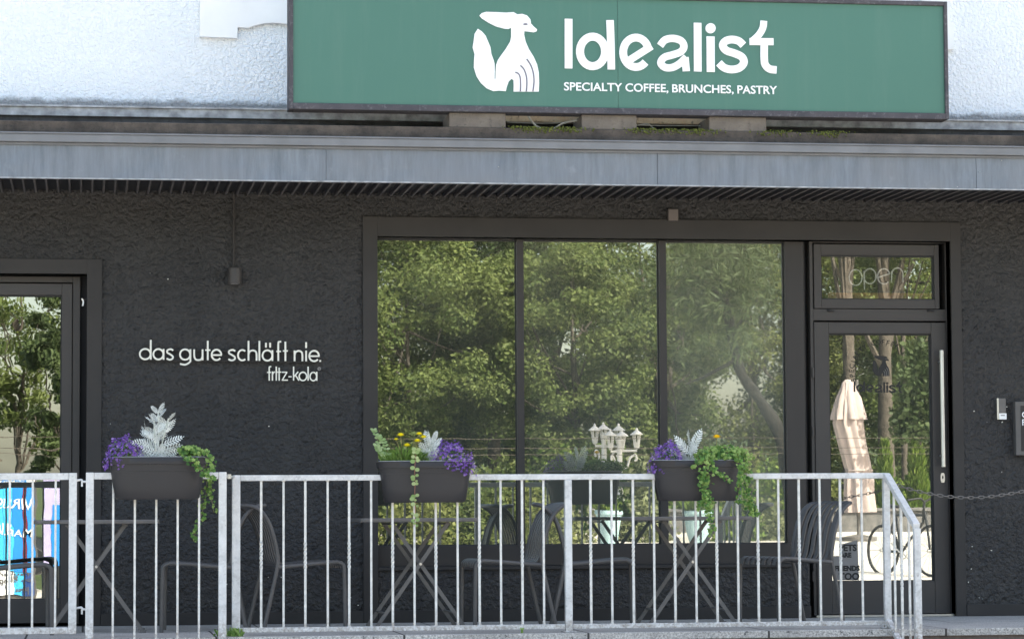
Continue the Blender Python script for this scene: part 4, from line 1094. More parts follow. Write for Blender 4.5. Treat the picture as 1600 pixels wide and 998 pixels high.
# ------------------------------------------------------------------ plants
def frame(d, roll=0):
    d = d.normalized(); u = d.cross(Vector((0, 0, 1)))
    if u.length < 1e-3: u = Vector((1, 0, 0))
    u.normalize(); v = u.cross(d)
    return d, u * math.cos(roll) + v * math.sin(roll), v * math.cos(roll) - u * math.sin(roll)
def lobed_leaf(mb, base, d, length, droop=.25, roll=0, lobes=5, width=.52):
    """pinnately cut leaf: midrib strip with paired toothed lobes, bending along its length"""
    d, u_, v_ = frame(d, roll); n_ = lobes + 2; mid = []; dr = []
    for i in range(n_ + 1):
        t = i / n_; mid.append(base + d * (length * t) - Vector((0, 0, 1)) * (droop * length * t * t)); 
    o = len(mb.v); vs = []; fs = []
    for i, p in enumerate(mid):
        w_ = length * .018 * (1.3 - i / n_); vs += [p + u_ * w_, p - u_ * w_]
    for i in range(n_): fs.append((2 * i, 2 * i + 1, 2 * i + 3, 2 * i + 2))
    for i in range(1, n_):
        t = i / n_; L_ = length * width * math.sin(PI * (.22 + .75 * t)) ** .8 * .62; tg = (mid[i + 1] - mid[i - 1]).normalized() if i < n_ else d
        for s in (-1, 1):
            dl = (u_ * s * .8 + tg * .62).normalized(); b = mid[i]; e_ = b + dl * L_ + v_ * (L_ * .15 * random.uniform(-1, 1)); wv = (tg - dl * tg.dot(dl)).normalized() * (length * .026)
            k_ = len(vs); m_ = b + dl * L_ * .55
            vs += [b - wv * .6, m_ - wv * 1.2, e_ - wv * 1.0 + dl * L_ * -.05, e_ + dl * L_ * .08, e_ + wv * .9 - dl * L_ * .08, m_ + wv * 1.3, b + wv * .6]
            fs.append(tuple(range(k_, k_ + 7)))
            # side teeth
            k2 = len(vs); vs += [m_, m_ + (dl * .6 + tg * .9).normalized() * L_ * .34, m_ + dl * L_ * .12]; fs.append((k2, k2 + 1, k2 + 2))
            k2 = len(vs); vs += [m_, m_ + (dl * .8 - tg * .7).normalized() * L_ * .30, m_ + dl * L_ * .12]; fs.append((k2, k2 + 1, k2 + 2))
    k_ = len(vs); p = mid[-1]; vs += [p - u_ * length * .03, p + u_ * length * .03, p + d * length * .07]; fs.append((k_, k_ + 1, k_ + 2))
    mb.add(vs, fs)
def silver_plant(base, h, spread, n_, label, lsz=.13, tall=True):
    random.seed(n_ * 7 + 1)
    t = thing('silver_ragwort', label, 'plant', base, 0, 'silver plants in the planters')
    sm = MB(); lf = MB(); nst = 5 if tall else 3
    for s in range(nst):
        a = s / nst * 6.28 + .6; hh = h * (1 if s == 0 else random.uniform(.55, .85)); ex_ = Vector((math.cos(a) * spread * (.0 if s == 0 else .45), math.sin(a) * spread * .3 * (0 if s == 0 else 1), hh * .86))
        st_ = curve([Vector((0, 0, -.02)), ex_ * .45 + Vector((random.uniform(-.01, .01), 0, .01)), ex_], 6); sm.tube(st_, .004, 6)
        nl = int(n_ * hh / h / nst * (1.7 if s == 0 else 1))
        for k_ in range(nl):
            t_ = (.05 if tall else .02) + .95 * (k_ + .5) / nl; p = st_[min(len(st_) - 1, int(t_ * (len(st_) - 1)))]; az = k_ * 2.4 + s * 1.3
            elev = R((6 + 50 * t_ ** 1.6 if tall else 22 + 55 * t_) + random.uniform(-10, 10)); d = Vector((math.cos(az) * math.cos(elev), .6 * math.sin(az) * math.cos(elev), math.sin(elev))).normalized()
            lobed_leaf(lf, p, d, lsz * ((1.30 - .80 * t_) if tall else (1.05 - .2 * t_)) * random.uniform(.85, 1.1), random.uniform(-.05, .2), PI / 2 + random.uniform(-.55, .55) if (k_ % 4 or not tall) else random.uniform(-.7, .7), 6 if tall else 7, .40 if tall else .40)
    sm.build('stem', M['silver_stem'], t); lf.build('foliage', M['silver'], t, fix=False)
    return t
def flower(mb, p, nrm, r, petals=5):
    nrm, u_, v_ = frame(nrm, random.uniform(0, 6)); k_ = len(mb.v)
    vs = [p]; 
    for i in range(petals):
        a0 = 2 * PI * i / petals; 
        for da, rr in ((-.32, .75), (0, 1.0), (.32, .75)): a = a0 + da; vs.append(p + (u_ * math.cos(a) + v_ * math.sin(a)) * r * rr + nrm * r * .15)
    mb.add(vs, [(0, 1 + 3 * i, 2 + 3 * i, 3 + 3 * i) for i in range(petals)])
def blob_plant(name, base, rx, ry, h, label, cat, n_fl, n_lf, fmat, lmat, fr=.010, group=None, droop=0.0, lean=0.0, lfr=.012):
    t = thing(name, label, cat, base, 0, group); fl_ = MB(); lf = MB(); stm = MB()
    def pt(shell):
        a = random.uniform(0, 6.28); el = math.acos(random.uniform(-.25, 1)) ; r = random.uniform(.82, 1.12) if shell else random.uniform(.3, .95)
        p = Vector((rx * r * math.sin(el) * math.cos(a), ry * r * math.sin(el) * math.sin(a), h * r * math.cos(el)))
        p.x *= 1 + .12 * math.sin(5 * a + base[0] * 7); p.z += lean * p.x + .012 * math.sin(p.x * 70); n = Vector((p.x / rx, p.y / ry, p.z / h + .4)).normalized()
        return p, n
    for _ in range(n_fl):
        p, n = pt(True); flower(fl_, p, (n + Vector((random.gauss(0, .4), -.5 + random.gauss(0, .4), random.gauss(0, .4)))), fr * random.uniform(.7, 1.15))
    for _ in range(n_lf):
        p, n = pt(False); leaf(lf, p, n + Vector((random.gauss(0, .6), random.gauss(0, .6), random.gauss(0, .6))), lfr * random.uniform(.7, 1.4), .45)
    for _ in range(14):
        p, n = pt(False); stm.tube([(p.x * .2, p.y * .2, -.03), (p.x * .6, p.y * .6, p.z * .6), p], .0015, 4)
    fl_.build('blossoms', fmat, t, fix=False); lf.build('foliage', lmat, t, fix=False); stm.build('stems', M['vine_stem'], t)
    return t
def leaf(mb, p, d, l, w_):
    d, u_, v_ = frame(d, random.uniform(-1.5, 1.5)); mb.add([p, p + d * l * .5 + u_ * l * w_, p + d * l, p + d * l * .5 - u_ * l * w_], [(0, 1, 2, 3)])
def ivy_leaf(mb, p, n, r):
    n, u_, v_ = frame(n, 0); dn = -v_ if random.random() < .8 else v_; a = random.gauss(0, .5)
    e1 = u_ * math.cos(a) + dn * math.sin(a); e2 = dn * math.cos(a) - u_ * math.sin(a)
    shp = [(0, -.35), (.45, -.75), (.75, -.25), (1.0, .15), (.50, .45), (.35, .80), (0, 1.15), (-.35, .80), (-.50, .45), (-1.0, .15), (-.75, -.25), (-.45, -.75)]
    k_ = [p + n * r * .12] + [p + e1 * (x * r * .8) + e2 * (y * r * .8) + n * (-.22 * r * abs(x)) for x, y in shp]
    mb.add(k_, [(0, i, i % 12 + 1) for i in range(1, 13)])
def ivy(label, base, strands, mound, r=.017, mat='ivy'):
    """strands: lists of world points; mound: (centre, rx, ry, h, n)"""
    t = thing('ivy_plant', label, 'plant', base, 0, 'ivy plants in the planters'); lf = MB(); sm = MB(); dk = MB(); B = Vector(base)
    for pts, dens, wdt in strands:
        c = curve([Vector(p) - B for p in pts], 8); sm.tube(c, .0018, 5)
        tot = sum((c[i + 1] - c[i]).length for i in range(len(c) - 1)); n_ = int(tot * dens)
        for _ in range(n_):
            f = random.uniform(0, len(c) - 1.001); i = int(f); p = c[i].lerp(c[i + 1], f - i); sp = wdt * (1 - .45 * f / len(c))
            q = p + Vector((random.gauss(0, sp), -abs(random.gauss(0, .018)) , random.gauss(0, sp * .5)))
            if random.random() < .4: sm.tube([p, (p + q) / 2 + Vector((0, -.004, .003)), q], .0009, 4)
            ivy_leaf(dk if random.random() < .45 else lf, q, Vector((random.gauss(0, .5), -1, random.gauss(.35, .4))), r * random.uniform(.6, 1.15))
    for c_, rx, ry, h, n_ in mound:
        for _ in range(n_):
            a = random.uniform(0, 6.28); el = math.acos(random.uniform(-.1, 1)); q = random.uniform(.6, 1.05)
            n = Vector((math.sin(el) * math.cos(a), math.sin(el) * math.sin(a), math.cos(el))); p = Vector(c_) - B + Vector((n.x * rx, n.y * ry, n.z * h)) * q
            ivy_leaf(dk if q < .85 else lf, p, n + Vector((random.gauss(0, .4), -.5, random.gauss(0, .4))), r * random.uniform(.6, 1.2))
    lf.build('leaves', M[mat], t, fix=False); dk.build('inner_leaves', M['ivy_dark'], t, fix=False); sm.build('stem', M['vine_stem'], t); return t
p1_, p2_, p3_ = plc
SOILZ = -.028
def on(pc, px, py=None, dy=0.0):
    Yq = pc.y + dy; return Vector((X(px, Yq, 715), Yq, pc.z + SOILZ))
silver_plant(on(p1_, 247), .36, .17, 58, 'tall silvery white ragwort in the leftmost planter', .14)
silver_plant(on(p2_, 676), .17, .05, 16, 'small silver ragwort between yellow and purple flowers', .115, False)
silver_plant(on(p3_, 1079), .13, .09, 15, 'silver ragwort beside ivy and purple flowers in right planter', .165, False)
PG = 'purple flower cushions in the planters'
blob_plant('purple_flowers', on(p1_, 197) + Vector((-.015, -.03, 0)), .115, .09, .145, 'cushion of purple flowers at left end of the leftmost planter', 'flowers', 700, 420, M['purple'], M['ivy_dark'], .0085, PG)
blob_plant('purple_flowers', on(p2_, 706) + Vector((0, -.07, 0)), .125, .09, .135, 'purple flowers spilling over right end of the middle planter', 'flowers', 700, 420, M['purple'], M['ivy_dark'], .0085, PG, lean=-.25)
blob_plant('purple_flowers', on(p3_, 1042) + Vector((-.01, -.02, 0)), .105, .08, .135, 'purple flowers at left end of the ivy planter', 'flowers', 640, 380, M['purple'], M['ivy_dark'], .0085, PG, lean=.3)
# marigolds with feathery leaves
def marigold(base, heads, spread, label, mat, n_leaf):
    t = thing('marigold', label, 'flowers', base, 0, 'marigolds in the planters'); lf = MB(); st_ = MB(); fl_ = MB(); B = Vector(base)
    for _ in range(n_leaf):
        a = random.uniform(0, 6.28); rr = random.uniform(0, 1) ** .5; p = Vector((math.cos(a) * spread * rr, math.sin(a) * .07 * rr, random.uniform(0, .10) * (1.2 - rr * .6))); d = Vector((math.cos(a) * .7, math.sin(a) * .5, random.uniform(.4, 1.3)))
        leaf(lf, p, d, random.uniform(.03, .06), .07)
    for hpx, hpy, r in heads:
        p = P(hpx, hpy, base[1] - .03) - B; st_.tube(curve([Vector((p.x * .5, p.y * .3, 0)), p * .6 + Vector((0, 0, .01)), p], 4), .0022, 5)
        for k_ in range(4):
            for j in range(9):
                a = j * 2 * PI / 9 + k_ * .35; el = .15 + k_ * .38; q = Vector((math.cos(a) * math.cos(el), math.sin(a) * math.cos(el), math.sin(el) * .7)); 
                tip = p + q * r; side = Vector((-math.sin(a), math.cos(a), 0)) * r * .3
                fl_.add([p, tip - side * .9 , tip + q * r * .08, tip + side * .9], [(0, 1, 2, 3)])
    lf.build('foliage', M['herb'], t, fix=False); st_.build('stem', M['vine_stem'], t); fl_.build('blossoms', mat, t, fix=False)
marigold(on(p2_, 630, dy=-.02), [(626, 681, .027), (619, 687, .017), (652, 690, .026), (655, 679, .023), (662, 684, .024), (636, 697, .026)], .135, 'yellow marigolds with feathery leaves in the middle planter', M['yellow'], 900)
marigold(on(p3_, 1118, dy=-.02), [(1120, 684, .029)], .05, 'single orange marigold above the ivy in right planter', M['orange'], 120)
# light green sprigs, left of the middle planter
sg_ = thing('leafy_sprigs', 'pale green round leaved sprigs leaning out left of middle planter', 'plant', on(p2_, 604)); lf = MB(); sm = MB(); B = Vector(sg_.location)
for pts in ([(600, 722), (594, 700), (588, 682), (583, 672)], [(612, 722), (604, 702), (598, 690), (590, 682)], [(604, 722), (598, 712), (590, 703), (588, 696)]):
    c = curve([P(a, b, p2_.y - .05) - B for a, b in pts], 5); sm.tube(c, .0018, 5)
    for i, p in enumerate(c[3::2]):
        for s in (-1, 1):
            r = random.uniform(.009, .013); cc = p + Vector((s * r * .9, -.006 - .003 * i, r * .5))
            lf.add([cc + Vector((r * math.cos(t), .3 * r * math.sin(t), r * .75 * math.sin(t) + .2 * s * r * math.cos(t))) for t in np.linspace(0, 2 * PI, 9, endpoint=False)], [tuple(range(9))])
sm.build('stem', M['vine_stem'], sg_); lf.build('leaves', leafmat('pale_green_leaf', (.22, .34, .12), (.42, .52, .26), .3), sg_, fix=False)
# trailing variegated vine
tv = thing('trailing_vine', 'single hanging strand of round cream edged leaves on middle planter', 'plant', on(p2_, 647, dy=-.1)); lf = MB(); sm = MB(); B = Vector(tv.location); yv = p2_.y - PD - .022
c = curve([P(650, 708, p2_.y - .08) - B] + [P(a, b, yv) - B for a, b in [(649, 716), (648, 735), (648.5, 755), (648, 775), (649, 800), (647, 822)]], 8); sm.tube(c, .0022, 6)
for py in (700, 707, 716, 722, 731, 744, 750, 757, 773, 779, 790, 804, 811, 819):
    q = P(648.5 + random.uniform(-1.5, 1.5), py, yv - .004) - B
    for s in (-1, 1):
        r = random.uniform(.008, .016); cx = q + Vector((s * r * random.uniform(.7, 1.2), -.004, random.uniform(-.012, .012))); tl_ = random.uniform(.2, .5)
        lf.add([cx + Vector((r * math.cos(t), -.006 * math.sin(t) * tl_ * 2, r * .85 * math.sin(t))) for t in np.linspace(0, 2 * PI, 12, endpoint=False)], [tuple(range(12))])
sm.build('stem', simple('red_stem', (.28, .12, .08), .7), tv); lf.build('leaves', M['pale_round'], tv, fix=False)
# ivy
def pp(Yq, *l): return [P(a, b, Yq) for a, b in l]
yf = p1_.y - PD - .03
ivy('ivy hanging over right end of the leftmost planter', on(p1_, 300), [
    (pp(p1_.y - .08, (288, 712)) + pp(yf, (296, 716), (308, 728), (320, 740), (334, 748)), 330, .020),
    (pp(p1_.y, (300, 712), (316, 706)) + pp(yf, (327, 712), (331, 722), (334, 735)), 170, .016),
    (pp(p1_.y + .08, (316, 716), (322, 740), (322, 770), (316, 800), (308, 822), (302, 845)), 130, .020),
    (pp(p1_.y + .08, (322, 730), (328, 750), (330, 775), (334, 800)), 120, .014)],
    [(P(296, 708, p1_.y - .05), .085, .07, .055, 130)])
yf = p3_.y - PD - .03
iv = ivy('dense ivy cascading over the right planter to table height', on(p3_, 1130), [
    (pp(p3_.y - .08, (1105, 706)) + pp(yf, (1104, 722), (1100, 745), (1104, 770), (1108, 800), (1112, 832)), 420, .026),
    (pp(p3_.y - .1, (1108, 712)) + pp(yf, (1116, 735), (1130, 742), (1138, 752)), 200, .018),
    (pp(p3_.y - .1, (1110, 712)) + pp(yf, (1090, 722), (1082, 730)), 200, .014),
    (pp(yf + .02, (1104, 770), (1096, 785), (1090, 800)), 220, .014),
    (pp(p3_.y - .04, (1140, 700), (1158, 712)) + pp(p3_.y - .04, (1166, 740), (1168, 770), (1172, 790), (1180, 806)), 480, .028),
    (pp(p3_.y - .1, (1150, 712)) + pp(yf, (1158, 730), (1156, 755), (1152, 785)), 330, .018)],
    [(P(1128, 716, p3_.y - .03), .20, .12, .085, 520)], .0165)

# ================================================================== ACROSS THE STREET (seen mirrored in the glass)
def tree(name, label, x, y, z0, h, crown, mat, nleaf, ls=.11, trunk_r=.16, lean=(0, 0), cat='tree', cz=.32, group='trees across the street', seed=0, clumps=60):
    rg = np.random.default_rng(seed + 100); rnd = random.Random(seed)
    t = thing(name, label, cat, (x, y, z0), 0, group); tk = MB()
    top = Vector((lean[0], lean[1], h * .8)); path_ = curve([Vector((0, 0, -.1)), Vector((lean[0] * .3 + rnd.uniform(-.1, .1), lean[1] * .3, h * .25)), Vector((lean[0] * .7, lean[1] * .6, h * .5)), top], 5)
    tk.tube(path_, trunk_r, 10, taper=[trunk_r * (1 - .8 * i / (len(path_) - 1)) for i in range(len(path_))])
    cen = []; rx, ry, rz = crown
    c0 = Vector((lean[0] * .7, lean[1] * .6, h - rz * .95))
    for k_ in range(clumps):
        v = rg.normal(size=3); v /= np.linalg.norm(v); r = rg.uniform(.35, 1) ** .6
        c = Vector((c0.x + v[0] * rx * r, c0.y + v[1] * ry * r, c0.z + v[2] * rz * r)); cen.append((c, rg.uniform(.35, .75) * min(rx, rz) * .38))
        if k_ % 7 == 0:
            s = path_[int((.3 + .6 * rg.random()) * (len(path_) - 1))]; m_ = s.lerp(c, .5) + Vector((0, 0, -.15)); tk.tube(curve([s, m_, c], 3), .03, 5, taper=[trunk_r * .35 * (1 - .8 * i / 6) for i in range(7)])
    tk.build('trunk', M['bark'], t)
    w_ = np.array([r ** 2 for _, r in cen]); w_ /= w_.sum(); idx = rg.choice(len(cen), nleaf, p=w_)
    C_ = np.array([[c.x, c.y, c.z] for c, _ in cen])[idx]; Rr = np.array([r for _, r in cen])[idx][:, None]
    d = rg.normal(size=(nleaf, 3)); d /= np.linalg.norm(d, axis=1)[:, None]; d[:, 2] *= .7; pos = C_ + d * Rr * (rg.uniform(.35, 1.1, (nleaf, 1)))
    pos[:, 2] = np.maximum(pos[:, 2], -z0 * 0 + .05)
    nrm = rg.normal(size=(nleaf, 3)) * .6 + d * .6 + np.array([0, 0, .5]); nrm /= np.linalg.norm(nrm, axis=1)[:, None]
    a_ = rg.normal(size=(nleaf, 3)); a_ -= (a_ * nrm).sum(1)[:, None] * nrm; a_ /= np.linalg.norm(a_, axis=1)[:, None]; b_ = np.cross(nrm, a_)
    s_ = ls * rg.uniform(.6, 1.3, (nleaf, 1)); vs = np.stack([pos - a_ * s_ * .6, pos + b_ * s_ * .33, pos + a_ * s_ * .6, pos - b_ * s_ * .33], 1).reshape(-1, 3)
    me = bpy.data.meshes.new('crown'); me.vertices.add(nleaf * 4); me.vertices.foreach_set('co', vs.astype(np.float32).ravel()); me.loops.add(nleaf * 4)
    me.loops.foreach_set('vertex_index', np.arange(nleaf * 4, dtype=np.int32)); me.polygons.add(nleaf); me.polygons.foreach_set('loop_start', np.arange(0, nleaf * 4, 4, dtype=np.int32)); me.polygons.foreach_set('loop_total', np.full(nleaf, 4, dtype=np.int32))
    me.update(); me.validate(); me.materials.append(M[mat]); o = bpy.data.objects.new('crown', me); COL.objects.link(o); o.parent = t; return t
def gz(x, y): return float(prof(y, x))
def vt(px, d): return V(px, 807, d).x
TR = [  # px, distance, height, crown, material, leaves, label
    (640, 33, 6.9, (2.2, 1.8, 2.9), 'leaf_tree', 15000, 'broad green tree mirrored in the left window pane'),
    (780, 36, 8.2, (2.1, 1.8, 3.6), 'leaf_tree_dark', 13000, 'dark green tree mirrored behind the first mullion'),
    (900, 33, 6.6, (1.9, 1.7, 2.9), 'leaf_tree', 15000, 'fresh green tree mirrored in the middle window pane'),
    (1040, 38, 8.4, (1.9, 1.7, 3.6), 'leaf_tree', 12000, 'tall green tree mirrored behind the second mullion'),
    (560, 39, 9.0, (2.4, 1.8, 4.0), 'leaf_tree_dark', 11000, 'tall dark tree mirrored at the left window edge'),
    (700, 41, 9.0, (2.6, 1.8, 4.2), 'leaf_tree_yellow', 11000, 'yellowish tree standing behind the broad green tree'),
    (1180, 42, 9.5, (3.0, 1.8, 4.3), 'leaf_tree_yellow', 13000, 'yellow green tree mirrored behind the leaning tree'),
    (1330, 42, 9.5, (2.8, 1.8, 4.3), 'leaf_tree_yellow', 12000, 'yellow green tree mirrored in the door glass'),
    (1470, 40, 8.5, (2.4, 1.8, 4.0), 'leaf_tree', 11000, 'green tree mirrored at the right of the door glass'),
    (870, 46, 10, (3.2, 2, 4.6), 'leaf_tree_dark', 9000, 'tallest dark tree in the far row mirrored in the window'),
    (1400, 50, 10, (3.4, 2, 4.8), 'leaf_tree_dark', 8000, 'tall dark tree in the far row behind the door trees'),
    (30, 36, 7.0, (1.5, 1.4, 2.6), 'leaf_tree', 5500, 'open crowned tree mirrored in the side door glass'),
    (110, 33, 5.2, (.9, .9, 2.3), 'leaf_tree_dark', 5500, 'narrow dark tree mirrored in the side door glass'),
    (300, 40, 9.0, (2.6, 2, 3.9), 'leaf_tree', 9000, 'wide green tree opposite the blank dark wall')]
for i, (px, d, h, cr, mt, nl, lb) in enumerate(TR):
    x = vt(px, d); z0 = gz(x, -d); tree('broadleaf_tree', lb, x, -d, z0, h - z0, cr, mt, int(nl * 3.6), trunk_r=.16 if h > 7.5 else .08, ls=.078 if d < 45 else .11, seed=i, clumps=95)
# leaning tree of the right pane
p0 = V(1226, 760, 27); x = p0.x; z0 = gz(x, -27)
lt2 = thing('leaning_tree', 'dark leaning tree mirrored in the hazy right window pane', 'tree', (x + .35, -27.0, z0)); B = Vector(lt2.location); tk = MB()
pth = curve([Vector((0, 0, -.1))] + [V(a, b, 27) - B for a, b in [(1236, 730), (1222, 670), (1195, 625), (1170, 590), (1156, 555), (1146, 500), (1136, 450), (1128, 400)]], 5)
tk.tube(pth, .1, 10, taper=[.15 * (1 - .62 * i / (len(pth) - 1)) for i in range(len(pth))])
for a in ([(1158, 560), (1140, 568), (1110, 585), (1080, 600)], [(1140, 470), (1110, 440), (1085, 430)], [(1150, 520), (1180, 480), (1210, 440)], [(1132, 420), (1160, 390), (1190, 375)]):
    c = curve([V(p[0], p[1], 27) - B for p in a], 4); tk.tube(c, .03, 6, taper=[.045 * (1 - .7 * i / (len(c) - 1)) for i in range(len(c))])
tk.build('trunk', M['bark_dark'], lt2)
nb = MB(); rr = random.Random(5)
for _ in range(330):
    cx = rr.gauss(1128, 55); cy = rr.gauss(432, 52)
    if cy > 560: continue
    c = V(cx, cy, 27 + rr.uniform(-.8, .8)) - B
    a = rr.uniform(0, 6.28)
    for k_ in range(26):
        q = c + Vector((rr.gauss(0, .13), rr.gauss(0, .13), rr.gauss(0, .07))); aa = a + rr.gauss(0, .5); leaf(nb, q, Vector((math.cos(aa), rr.gauss(0, .3), math.sin(aa))), rr.uniform(.08, .2), .10)
nb.build('crown', M['leaf_tree_dark'], lt2, fix=False)
# three straight trunks seen in the door glass
for i, (px, w_, lb) in enumerate(((1335, .14, 'thick straight tree trunk mirrored left in door glass'), (1393, .16, 'thick straight tree trunk mirrored centrally in the door glass'), (1419, .06, 'slender tree trunk mirrored right in door glass'))):
    d = 31 + i * .7; x = vt(px, d); z0 = gz(x, -d)
    tree('tall_tree', lb, x, -d, z0, 9.5 - z0, (1.7, 1.4, 2.1), 'leaf_tree', 16000, ls=.09, trunk_r=w_ * 1.2, seed=40 + i, group='straight trunked trees across the street', clumps=60)
# dark low shrub and conifers
def conifer(label, px, py_top, py_bot, d, wd, mat, n_, name='conical_shrub', group='conical shrubs across the street', seed=1):
    rr = random.Random(seed); q0 = V(px, py_bot, d); q1 = V(px, py_top, d); H_ = q1.z - q0.z; t = thing(name, label, 'shrub', (q0.x, -d, q0.z), 0, group); m = MB()
    for _ in range(n_):
        tz = rr.random() ** .8; r = wd * (1 - tz) ** .7 * (.35 + .65 * rr.random()) * (1 + .2 * math.sin(tz * 19)); a = rr.uniform(0, 6.28); p = Vector((r * math.cos(a), r * math.sin(a), tz * H_))
        leaf(m, p, Vector((math.cos(a) * .5, math.sin(a) * .5, 1)), rr.uniform(.08, .16) * H_ / 1.2, .14)
    m.build('foliage', M[mat], t, fix=False); s = MB(); s.tube([(0, 0, -.05), (0, 0, H_ * .8)], .025, 6); s.build('stem', M['bark'], t); return t
conifer('small bright conical shrub mirrored left of the door handle, shorter', 1390, 693, 812, 29, .20, 'leaf_thuja', 1800, seed=2)
conifer('taller bright conical shrub mirrored next to the door handle', 1440, 690, 812, 29.3, .25, 'leaf_thuja', 2200, seed=3)
def bush(label, px, py_top, py_bot, d, rx, mat, n_, ls=.09, seed=1, group='bushes across the street'):
    rr = random.Random(seed); q0 = V(px, py_bot, d); q1 = V(px, py_top, d); H_ = q1.z - q0.z; t = thing('bush', label, 'bush', (q0.x, -d, q0.z), 0, group); m = MB()
    for _ in range(n_):
        a = rr.uniform(0, 6.28); el = rr.uniform(0, 1.57); r = rr.uniform(.45, 1.1) * (1 + .2 * math.sin(a * 4 + seed)); p = Vector((rx * r * math.cos(a) * math.cos(el), rx * .6 * r * math.sin(a) * math.cos(el), H_ * r * math.sin(el) + .03))
        leaf(m, p, Vector((rr.gauss(0, 1), rr.gauss(0, 1), rr.gauss(.5, 1))), ls * rr.uniform(.6, 1.4), .35)
    m.build('foliage', M[mat], t, fix=False); s = MB()
    for k_ in range(5): s.tube([(0, 0, -.05), (rx * .4 * math.cos(k_ * 1.3), rx * .2 * math.sin(k_ * 1.3), H_ * .7)], .012, 5)
    s.build('stem', M['bark'], t); return t
bush('dark evergreen bush mirrored at right of the door glass', 1445, 560, 690, 26, .5, 'leaf_tree_dark', 3500, .10, 4)
for i, (px, yt, rx, mt) in enumerate(((610, 735, 1.0, 'leaf_tree'), (700, 740, .9, 'leaf_tree_yellow'), (790, 738, 1.0, 'leaf_tree'), (885, 725, .9, 'leaf_thuja'), (950, 715, .6, 'leaf_thuja'), (1010, 735, .7, 'leaf_pale'), (1080, 745, .7, 'leaf_thuja'), (1150, 735, .8, 'leaf_tree_yellow'), (1215, 740, .8, 'leaf_thuja'), (1310, 770, .5, 'leaf_tree_yellow'), (1420, 770, .7, 'leaf_thuja'))):
    bush('leafy bush of the garden row mirrored in the glass, number %s from left' % ['one', 'two', 'three', 'four', 'five', 'six', 'seven', 'eight', 'nine', 'ten', 'eleven'][i], px, yt, 830, 30.1, rx, mt, 2200, .10, 10 + i, 'garden row of bushes')
for i, (px, yt, rx, mt, dd) in enumerate(((600, 768, .8, 'leaf_tree', 26), (655, 775, .8, 'leaf_tree_yellow', 25.5), (712, 768, .8, 'leaf_tree', 26), (768, 778, .8, 'leaf_tree', 25.6), (828, 772, .7, 'leaf_tree_yellow', 26), (885, 790, .6, 'leaf_pale', 26.5), (1010, 800, .5, 'leaf_pale', 26.8), (1165, 792, .5, 'leaf_thuja', 26.8), (1205, 800, .4, 'leaf_pale', 26.8))):
    bush('low leafy bush before the garden wall mirrored in glass, number %s from left' % ['one', 'two', 'three', 'four', 'five', 'six', 'seven', 'eight', 'nine'][i], px, yt, 856, dd, rx, mt, 2400, .085, 40 + i, 'low bushes before the garden wall')
# retaining wall
rw = MB(); xw = vt(480, 28); rw.box(4.0, 34, -28.4, -28.05, -.3, .78); rw.box(3.95, 34, -28.43, -28.0, .781, .84)
tag(rw.build('garden_wall', M['stone_wall'], bevel=.01), 'low grey garden wall across the street mirrored in the glass', 'wall')
# overhead wires
for i, (py, d, lb) in enumerate(((689, 24, 'upper overhead wire mirrored across the window panes'), (699, 24.3, 'lower overhead wire mirrored across the window panes'), (674, 25, 'thin topmost overhead wire mirrored across the window'))):
    m = MB(); A_ = V(100, py - 4, d); B_ = V(1300, py + 2, d); A_.x -= 14; B_.x += 18; mid_ = (A_ + B_) / 2 - Vector((0, 0, .12)); m.tube(curve([A_, mid_, B_], 12), .0045, 5)
    tag(m.build('overhead_wire', M['bark']), lb, 'wire', 'overhead wires')
for k_, xx in enumerate((A_.x, B_.x)):
    m = MB(); m.tube([(xx, -24.4, -.5), (xx, -24.4, 6)], .1, 12); m.box(xx - .05, xx + .05, -25.1, -23.9, 1.9, 2.0)
    tag(m.build('utility_pole', M['bark']), ('utility pole at the left end of the overhead wires', 'utility pole at the right end of the overhead wires')[k_], 'pole', 'utility poles')
# lantern posts
def lantern(px, py, d, parent, hpx=31):
    p = V(px, py, d) - Vector(parent.location); s = hpx / (F / (19.4 + d)); l = MB()   # py = bottom of lantern
    n_ = 6
    for i in range(n_):
        a = 2 * PI * i / n_; c, sn = math.cos(a), math.sin(a); l.bar(p + Vector((c * s * .12, sn * s * .12, s * .05)), p + Vector((c * s * .20, sn * s * .20, s * .68)), s * .04)
    l.lathe([(s * .05, -s * .08), (s * .13, 0), (s * .13, s * .05), (.0, s * .05)], 10, p, cap=False); l.lathe([(s * .34, s * .66), (s * .34, s * .70), (s * .09, s * .90), (s * .06, s * .92), (s * .07, s * .98), (.001, s * 1.06)], 12, p)
    l.lathe([(s * .025, s * .05), (s * .03, s * .3)], 8, p)
    l.build('lantern', M['lamp_white'], parent, smooth=False)
def lamp_post(px, d, heads, label, yarm):
    p = V(px, 812, d); z0 = gz(p.x, -d); t = thing('lamp_post', label, 'lamp post', (p.x, -d, z0), 0, 'white lamp posts'); s = F / (19.4 + d); top = V(px, yarm, d).z - z0
    m = MB(); m.lathe([(.16, 0), (.16, .15), (.09, .22), (.06, .5), (.05, top * .7), (.075, top * .72), (.05, top * .75), (.045, top + .1), (.07, top + .14), (.02, top + .2)], 14); m.build('pole', M['lamp_white'], t, smooth=True)
    for hx, hy in heads:
        q = V(hx, hy, d) - Vector(t.location); a_ = MB()
        if abs(q.x) > .08:
            a_.tube([(0, 0, q.z - .05), (q.x, 0, q.z - .05)], .022, 8); sgn = 1 if q.x > 0 else -1; c = curve([(sgn * .04, 0, q.z - .35), (q.x * .45, 0, q.z - .32), (q.x * .6, 0, q.z - .18), (q.x * .9, 0, q.z - .12), (q.x * .98, 0, q.z - .2), (q.x * .85, 0, q.z - .22)], 5); a_.tube(c, .02, 8)
            a_.build('arm', M['lamp_white'], t)
        lantern(hx, hy, d, t)
